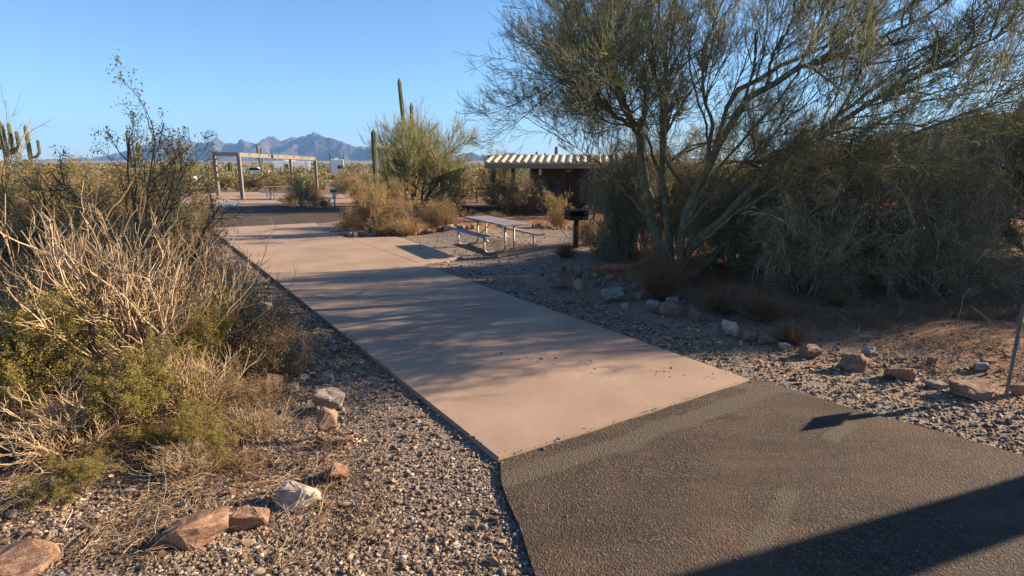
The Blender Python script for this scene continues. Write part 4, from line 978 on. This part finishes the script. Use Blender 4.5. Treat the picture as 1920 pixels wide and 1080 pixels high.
def far_scrub():
    """the desert flat beyond the loop road, reading as one brushy mass"""
    g = np.random.default_rng(39)
    n = 2600; Yd = 34 * np.exp(g.uniform(0, 1, n) * math.log(620 / 34)); x = (g.uniform(-1.0, 1.0, n)) * Yd * 1.02; y = Yd
    k = ~((y < 47) & (x > -40) & (x < -8)) & ~((y > 36) & (y < 130) & (np.abs(x / y + .298) < .02)); x, y = x[k], y[k]; n = len(x)
    h = g.uniform(.8, 2.2, n) * (.6 + .6 * vn(x, y, 14, 51)); m = np.where(y < 80, 240, np.where(y < 180, 90, 36)).astype(int)
    bi = np.repeat(np.arange(n), m); N = len(bi)
    u = g.normal(size=(N, 3)); u /= np.linalg.norm(u, axis=1, keepdims=True); rad = g.uniform(.35, 1, N) ** .6
    lob = 1 + .35 * np.sin(3 * np.arctan2(u[:, 1], u[:, 0]) + bi * 1.7)
    P = np.stack([x[bi] + u[:, 0] * rad * h[bi] * .75 * lob, y[bi] + u[:, 1] * rad * h[bi] * .75 * lob, gz(x, y)[bi] + h[bi] * .5 + u[:, 2] * rad * h[bi] * .52 * lob], -1)
    sz = np.clip(y[bi] / 560, .05, .5)
    d = u * .5 + g.normal(size=(N, 3)) * .5 + np.array([0, 0, .5]); d /= np.linalg.norm(d, axis=1, keepdims=True)
    b = np.cross(d, g.normal(size=(N, 3))); b /= np.linalg.norm(b, axis=1, keepdims=True)
    s1 = (sz * g.uniform(.7, 1.8, N))[:, None]
    Vv = np.stack([P - d * s1, P + b * s1 * .3, P + d * s1, P - b * s1 * .3], 1).reshape(-1, 3)
    mobj('desert_scrub', raw_mesh('desert_scrub', Vv, [np.arange(N * 4).reshape(-1, 4)], M['scrub'], False), label='low brown and olive desert scrub covering the flat out to the mountains', cat='scrub', kind='stuff')
    # hillside scrub
    n = 3000; hx = g.uniform(150, 620, n); hy = g.uniform(245, 420, n)
    o = bpy.data.objects['hill']; me = o.data; co = np.zeros(len(me.vertices) * 3, np.float32); me.vertices.foreach_get('co', co); co = co.reshape(-1, 3)
    idx = g.integers(0, len(co), 9000); pp = co[idx] + g.normal(size=(9000, 3)) * np.array([1, 1, 0]); pp = pp[pp[:, 2] > 1]
    pp = np.repeat(pp, 14, 0) + g.normal(size=(len(pp) * 14, 3)) * np.array([1.0, 1.0, .7]) + np.array([0, 0, .8])
    mobj('hillside_scrub', joinmesh('hillside_scrub', [quads(pp, .5, g, .6)], M['scrub'], False), label='dark scrub covering the hill at the right edge', cat='scrub', kind='stuff')
far_scrub()

# ------------------------------------------------------------------ picnic table
def picnic_table(label, loc, rz, L=2.6):
    r = thing('picnic_table', label, 'picnic table', loc, rz, 'picnic tables at the campsites')
    for i, yy in enumerate((-.255, 0, .255)):
        bm = bmesh.new(); bx(bm, -L / 2, L / 2, yy - .122, yy + .122, .725, .765, .006); bm_obj('top_plank', bm, M['grey_plank'], r)
    for sd in (-1, 1):
        bm = bmesh.new(); bx(bm, -L / 2 + .05, L / 2 - .05, sd * .74 - .125, sd * .74 + .125, .425, .465, .006); bm_obj('bench_seat', bm, M['grey_plank'], r)
    for ex in (-L / 2 + .42, L / 2 - .42):
        for sd in (-1, 1):
            bm = bmesh.new(); pts = [(ex, sd * .74, .425), (ex, sd * .74, .13)]
            for a in range(1, 6): t = a / 6 * math.pi / 2; pts.append((ex, sd * (.74 - .11 * (1 - math.cos(t))), .13 - .105 * math.sin(t)))
            pts += [(ex, sd * .63, .026), (ex, sd * .25, .026)]
            for a in range(1, 6): t = a / 6 * math.pi / 2; pts.append((ex, sd * (.25 - .12 * math.sin(t)), .026 + .12 * (1 - math.cos(t))))
            pts += [(ex, sd * .13, .15), (ex, sd * .13, .70)]
            tube_bm(bm, pts, .026, 10); bm_obj('leg', bm, M['galv'], r, True)
        bm = bmesh.new(); bx(bm, ex - .02, ex + .02, -.36, .36, .69, .722); bm_obj('cross_bar', bm, M['galv'], r)
        bm = bmesh.new(); bx(bm, ex - .02, ex + .02, -.13, .13, .30, .34); bm_obj('lower_bar', bm, M['galv'], r)
    for sx in (-1, 1):
        bm = bmesh.new(); tube_bm(bm, [(sx * .18, 0, .70), (sx * (L / 2 - .43), 0, .33)], .016, 8); bm_obj('brace', bm, M['galv'], r, True)
    return r
cx, cy = -.47, 16.25
pt = picnic_table('grey plank picnic table with curved beige legs on gravel beside the pad', (cx, cy, GZ(cx, cy) - .004), math.atan2(-2.6, 1.35))
x, y = G(535, 373); t2 = dup(pt, (x, y, .0), .12); t2['label'] = 'far picnic table on the slab under the shade shelter'

# ------------------------------------------------------------------ pedestal grill
x, y = G(1079, 473); r = thing('pedestal_grill', 'black pedestal charcoal grill on a square post right of the picnic table', 'grill', (x, y, GZ(x, y)), .35)
bm = bmesh.new(); bx(bm, -.055, .055, -.055, .055, -.05, .74, .006); bm_obj('post', bm, M['black'], r)
bm = bmesh.new()
bx(bm, -.26, .26, -.19, .19, .74, .76); bx(bm, -.26, -.245, -.19, .19, .76, .98); bx(bm, .245, .26, -.19, .19, .76, .98)
bx(bm, -.245, .245, .175, .19, .76, .98); bx(bm, -.245, .245, -.19, -.175, .76, .84); bm_obj('firebox', bm, M['black'], r)
bm = bmesh.new()
for k in range(13): bx(bm, -.24 + k * .04 - .005, -.24 + k * .04 + .005, -.24, .165, .99, 1.0)
bx(bm, -.25, .25, -.25, -.24, .985, 1.002); bx(bm, -.25, .25, .165, .175, .985, 1.002); bm_obj('grate', bm, M['black'], r)
for sx in (-1, 1):
    bm = bmesh.new(); pts = [(sx * .2, -.2, 1.0)] + [(sx * .2 + .045 * math.cos(t) - .045, -.2, 1.06 + .045 * math.sin(t)) for t in [k * math.pi / 8 for k in range(0, 10)]]
    tube_bm(bm, pts, .009, 8); bm_obj('handle', bm, M['galv'], r, True)
bm = bmesh.new(); bx(bm, -.34, -.26, -.18, .16, .87, .89); bx(bm, .26, .42, -.18, .16, .87, .885); bm_obj('side_shelf', bm, M['black'], r)

# ------------------------------------------------------------------ campsite markers
def marker(label, x, y, rz, H=1.02, lean=0):
    r = thing('campsite_marker', label, 'campsite marker', (x, y, GZ(x, y)), rz, 'campsite number markers'); r.rotation_euler = (0, lean, rz)
    bm = bmesh.new(); bx(bm, -.032, .032, -.004, .004, -.1, H - .02); bx(bm, -.032, -.024, .004, .026, -.1, H - .02); bx(bm, .024, .032, .004, .026, -.1, H - .02); bm_obj('post', bm, M['post'], r)
    bm = bmesh.new(); bx(bm, -.19, .19, -.012, -.006, H - .18, H, .002); p = bm_obj('plate', bm, M['sign_white'], r)
    bm = bmesh.new(); bx(bm, -.17, .17, -.016, -.0125, H - .16, H - .02); bm_obj('green_face', bm, M['sign_green'], p)
    bm = bmesh.new(); bx(bm, -.085, .085, -.010, -.0065, H - .33, H - .19); bm_obj('yellow_panel', bm, M['sign_yellow'], r)
    bm = bmesh.new(); bx(bm, -.075, .075, -.010, -.0065, H - .50, H - .34); bm_obj('blue_panel', bm, M['sign_blue'], r)
    return r
x, y = G(628, 390); m_ = marker('small green campsite marker with yellow and blue panels beyond the loop road', x, y, .25, 1.0); m_.scale = (1.05, 1.05, 1.0)
x, y = G(1890, 738); marker('grey steel campsite marker post at the right edge casting a shadow on the road', x, y, .86, 1.03, 0.03)

# ------------------------------------------------------------------ shade shelter
pN, pL, pR = Vector((-17.0, 37.4, 0)), Vector((-20.4, 41.2, 0)), Vector((-15.9, 48.5, 0)); pB = pL + pR - pN
zN, zL, zR = 2.86, 2.94, 2.62; zB = zL + zR - zN
r = thing('shade_shelter', 'tan steel shade shelter with slim flat roof over a concrete slab across the loop road', 'shelter', pN)
def post(p, z):
    bm = bmesh.new(); q = p - pN; bx(bm, q.x - .1, q.x + .1, q.y - .1, q.y + .1, -.05, z - .24, .01)
    bx(bm, q.x - .16, q.x + .16, q.y - .16, q.y + .16, 0, .025); bm_obj('post', bm, M['tan_metal'], r)
for p, z in ((pN, zN), (pL, zL), (pR, zR), (pB, zB)): post(p, z)
def beam(name, a, za, b, zb, hh=.25, th=.09, m='tan_metal'):
    bm = bmesh.new(); d = (b - a).normalized(); n = Vector((-d.y, d.x, 0)) * th / 2; a = a - d * .12; b = b + d * .12
    vs = []
    for q, z in ((a, za), (b, zb)):
        for s in (-1, 1):
            for h in (0, hh): vs.append(bm.verts.new(q - pN + n * s + Vector((0, 0, z - h))))
    for f in ((0, 1, 3, 2), (4, 6, 7, 5), (0, 4, 5, 1), (2, 3, 7, 6), (0, 2, 6, 4), (1, 5, 7, 3)): bm.faces.new([vs[i] for i in f])
    bm_obj(name, bm, M[m], r)
beam('roof_beam', pN, zN, pL, zL); beam('roof_beam', pN, zN, pR, zR); beam('roof_beam', pL, zL, pB, zB); beam('roof_beam', pR, zR, pB, zB)
for k in range(1, 9):
    a = pN.lerp(pR, k / 9); b = pL.lerp(pB, k / 9); beam('rafter', a, zN + (zR - zN) * k / 9 - .03, b, zL + (zB - zL) * k / 9 - .03, .12, .07)

# ------------------------------------------------------------------ restroom building on the right
bY = 27.6; xl = AT(908, 305, bY).x; xr = AT(1275, 305, bY).x
r = thing('restroom_building', 'low brown restroom building with cream ribbed roof half hidden behind shrubs', 'building', (0, bY, 0)); 
ze, zr = 2.28, 2.60; dep = 1.9
bm = bmesh.new()
nr = 27; wv = (xr - xl) / nr
prof = []
for i in range(nr):
    for k in range(8):
        t = k / 8; prof.append((xl + (i + t) * wv, .07 * max(0, math.sin(math.pi * t * 1.35)) if t < .74 else 0))
prof.append((xr, 0))
top = [bm.verts.new((p[0] + .25, dep - .9, zr + p[1])) for p in prof]; bot = [bm.verts.new((p[0], -.9, ze + p[1])) for p in prof]
for i in range(len(prof) - 1): bm.faces.new((bot[i], bot[i + 1], top[i + 1], top[i]))
tb = [bm.verts.new((p[0] + .25, dep - .9, zr - .05)) for p in prof]; bb = [bm.verts.new((p[0], -.9, ze - .03)) for p in prof]
for i in range(len(prof) - 1): bm.faces.new((bot[i], bb[i], bb[i + 1], bot[i + 1])); bm.faces.new((top[i + 1], tb[i + 1], tb[i], top[i])); bm.faces.new((bb[i], tb[i], tb[i + 1], bb[i + 1]))
bm_obj('roof', bm, M['tile'], r, False)
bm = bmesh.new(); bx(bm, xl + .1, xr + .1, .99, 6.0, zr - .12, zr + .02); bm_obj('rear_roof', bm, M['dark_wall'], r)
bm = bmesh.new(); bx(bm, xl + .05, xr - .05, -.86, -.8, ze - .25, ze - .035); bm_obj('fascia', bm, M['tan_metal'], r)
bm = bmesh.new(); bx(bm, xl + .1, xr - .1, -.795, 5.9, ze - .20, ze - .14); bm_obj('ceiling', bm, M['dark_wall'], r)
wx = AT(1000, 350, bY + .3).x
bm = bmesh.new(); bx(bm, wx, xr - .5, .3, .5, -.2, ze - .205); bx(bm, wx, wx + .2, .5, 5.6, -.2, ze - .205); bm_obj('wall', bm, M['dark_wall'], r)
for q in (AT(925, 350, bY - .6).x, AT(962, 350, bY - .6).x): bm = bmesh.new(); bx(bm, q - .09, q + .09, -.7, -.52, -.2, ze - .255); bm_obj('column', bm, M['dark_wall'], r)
lx = AT(1013, 317, bY + .2).x
bm = bmesh.new(); bx(bm, lx - .06, lx + .06, .2, .295, 1.72, 2.0, .015); bm_obj('wall_lamp', bm, M['white'], r)
dx = AT(1085, 350, bY).x; dm = m_plain('red_brown_door', (.045, .02, .015), .6)
bm = bmesh.new(); bx(bm, dx - .5, dx + .5, .245, .298, -.05, 1.95, .004); d_ = bm_obj('door', bm, dm, r)
bm = bmesh.new(); tube_bm(bm, [(dx - .4, .22, .95), (dx - .4, .22, 1.15)], .015); bm_obj('handle', bm, M['galv'], d_)
# retaining wall / raised walk in shade, left of the building
q0, q1 = G(832, 402), G(1000, 402)
w_o = thing('low_wall', 'low grey-brown wall in shade along the walk left of the building', 'wall', (q0[0], q0[1], 0))
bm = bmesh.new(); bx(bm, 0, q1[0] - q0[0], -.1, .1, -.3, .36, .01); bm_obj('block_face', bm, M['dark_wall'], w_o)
bm = bmesh.new(); bx(bm, -.04, q1[0] - q0[0] + .04, -.16, .16, .362, .42, .01); bm_obj('cap', bm, M['concrete'], w_o)
# metal bench
x, y = G(920, 379); r = thing('metal_bench', 'dark slatted metal bench left of the building', 'bench', (x, y, GZ(x, y)), .05)
for sx in (-.8, .8):
    bm = bmesh.new(); bx(bm, sx - .03, sx + .03, -.25, -.2, 0, .46); bx(bm, sx - .03, sx + .03, .2, .25, 0, .85); bx(bm, sx - .03, sx + .03, -.199, .199, .40, .44); bm_obj('leg', bm, M['black'], r)
bm = bmesh.new()
for k in range(6): bx(bm, -.86, .86, -.25 + k * .085, -.19 + k * .085, .462, .485)
bm_obj('seat', bm, M['black'], r)
bm = bmesh.new()
for k in range(2): bx(bm, -.86, .86, .17, .196, .56 + k * .24, .6 + k * .24)
for k in range(12): bx(bm, -.8 + k * .145, -.776 + k * .145, .176, .192, .6, .8)
bm_obj('backrest', bm, M['black'], r)

# ------------------------------------------------------------------ distant trailers and vehicles
def trailer(label, name, cat, px0, px1, pyt, pyb, Y, L=6, dark=None, win=None):
    a = AT(px0, pyt, Y); b = AT(px1, pyb, Y); W = b.x - a.x; z0, z1 = min(b.z, GZ(a.x, Y) + .7), a.z
    r = thing(name, label, cat, (a.x, Y, 0), math.atan2(-a.x, Y)); bm = bmesh.new(); bx(bm, 0, W, 0, L, z0, z1, .06); bm_obj('body', bm, M['white'], r)
    if win:
        bm = bmesh.new(); bx(bm, W * win[0], W * win[1], -.03, -.004, z0 + (z1 - z0) * win[2], z0 + (z1 - z0) * win[3], .004); bm_obj('window', bm, M['glass'], r)
    for q in (.18, .82):
        bm = bmesh.new(); g0 = GZ(a.x, Y)
        bmesh.ops.create_cone(bm, cap_ends=True, segments=18, radius1=.36, radius2=.36, depth=.24, matrix=Matrix.Translation((W * q, .3, g0 + .36)) @ Matrix.Rotation(R(90), 4, 'X')); bm_obj('wheel', bm, M['rubber'], r)
        bm = bmesh.new(); bx(bm, W * q - .05, W * q + .05, .1, L - .1, g0 + .3, z0 - .001); bm_obj('chassis', bm, M['black'], r)
    bm = bmesh.new(); bx(bm, W * .3, W * .6, L * .4, L * .5, z1 + .001, z1 + .25, .03); bm_obj('roof_unit', bm, M['white'], r)
    return r
trailer('white travel trailer with a dark rear window, right of the shelter', 'travel_trailer', 'trailer', 619, 645, 299, 324, 92, 9, win=(.52, .9, .42, .64))
trailer('small white trailer far behind, left of the building roof', 'travel_trailer', 'trailer', 853, 872, 308, 320, 120, 7, win=(.1, .35, .4, .7))
trailer('low pale trailer seen through the shelter behind the rusty shrubs', 'travel_trailer', 'trailer', 512, 578, 302, 309, 125, 6, win=(.3, .4, .3, .7))
def car(label, px, Y, pyb, col, Lc=4.4, rz=0):
    p = AT(px, pyb, Y); r = thing('parked_car', label, 'car', (p.x, Y, GZ(p.x, Y)), rz); bm = bmesh.new()
    prof = [(-Lc / 2, .35), (-Lc / 2, .85), (-Lc * .33, .98), (-Lc * .2, 1.5), (Lc * .16, 1.55), (Lc * .3, 1.05), (Lc / 2, .9), (Lc / 2, .35)]
    fa = [bm.verts.new((a, -.85, b)) for a, b in prof]; fb = [bm.verts.new((a, .85, b)) for a, b in prof]
    bm.faces.new(fa); bm.faces.new(fb[::-1])
    for i in range(8): bm.faces.new((fa[i], fb[i], fb[(i + 1) % 8], fa[(i + 1) % 8]))
    bmesh.ops.bevel(bm, geom=list(bm.edges), offset=.05, segments=2, affect='EDGES'); bm_obj('body', bm, M[col], r)
    bm = bmesh.new(); v = [bm.verts.new(q) for q in ((-Lc * .28, -.858, 1.0), (-Lc * .18, -.858, 1.42), (Lc * .14, -.858, 1.44), (Lc * .25, -.858, 1.03))]; bm.faces.new(v); bmesh.ops.solidify(bm, geom=bm.faces[:], thickness=.006); bm_obj('side_window', bm, M['glass'], r)
    for q in (-Lc * .3, Lc * .3):
        for s in (-.72, .72):
            bm = bmesh.new(); bmesh.ops.create_cone(bm, cap_ends=True, segments=18, radius1=.34, radius2=.34, depth=.24, matrix=Matrix.Translation((q, s, .34)) @ Matrix.Rotation(R(90), 4, 'X')); bm_obj('wheel', bm, M['rubber'], r)
car('white car parked beyond the left scrub, left of the shelter', 327, 62, 338, 'white', 4.0, .1)
car('white pickup-sized vehicle seen under the left part of the shelter roof', 478, 112, 318, 'white', 5.2, .0)

# ------------------------------------------------------------------ haze
bm = bmesh.new(); bx(bm, -6000, 6000, -100, 6500, -12, 330)
hm = bpy.data.materials.new('haze_air'); hm.use_nodes = True; hn = hm.node_tree.nodes; hn.remove(hn['Principled BSDF'])
pv = hn.new('ShaderNodeVolumePrincipled'); pv.inputs['Color'].default_value = (.28, .55, 1, 1); pv.inputs['Density'].default_value = .00014; pv.inputs['Anisotropy'].default_value = 0
hm.node_tree.links.new(pv.outputs[0], hn['Material Output'].inputs['Volume'])
bm_obj('haze', bm, hm, None, kind='stuff', label='thin blue air between the camera and the mountains', cat='haze')
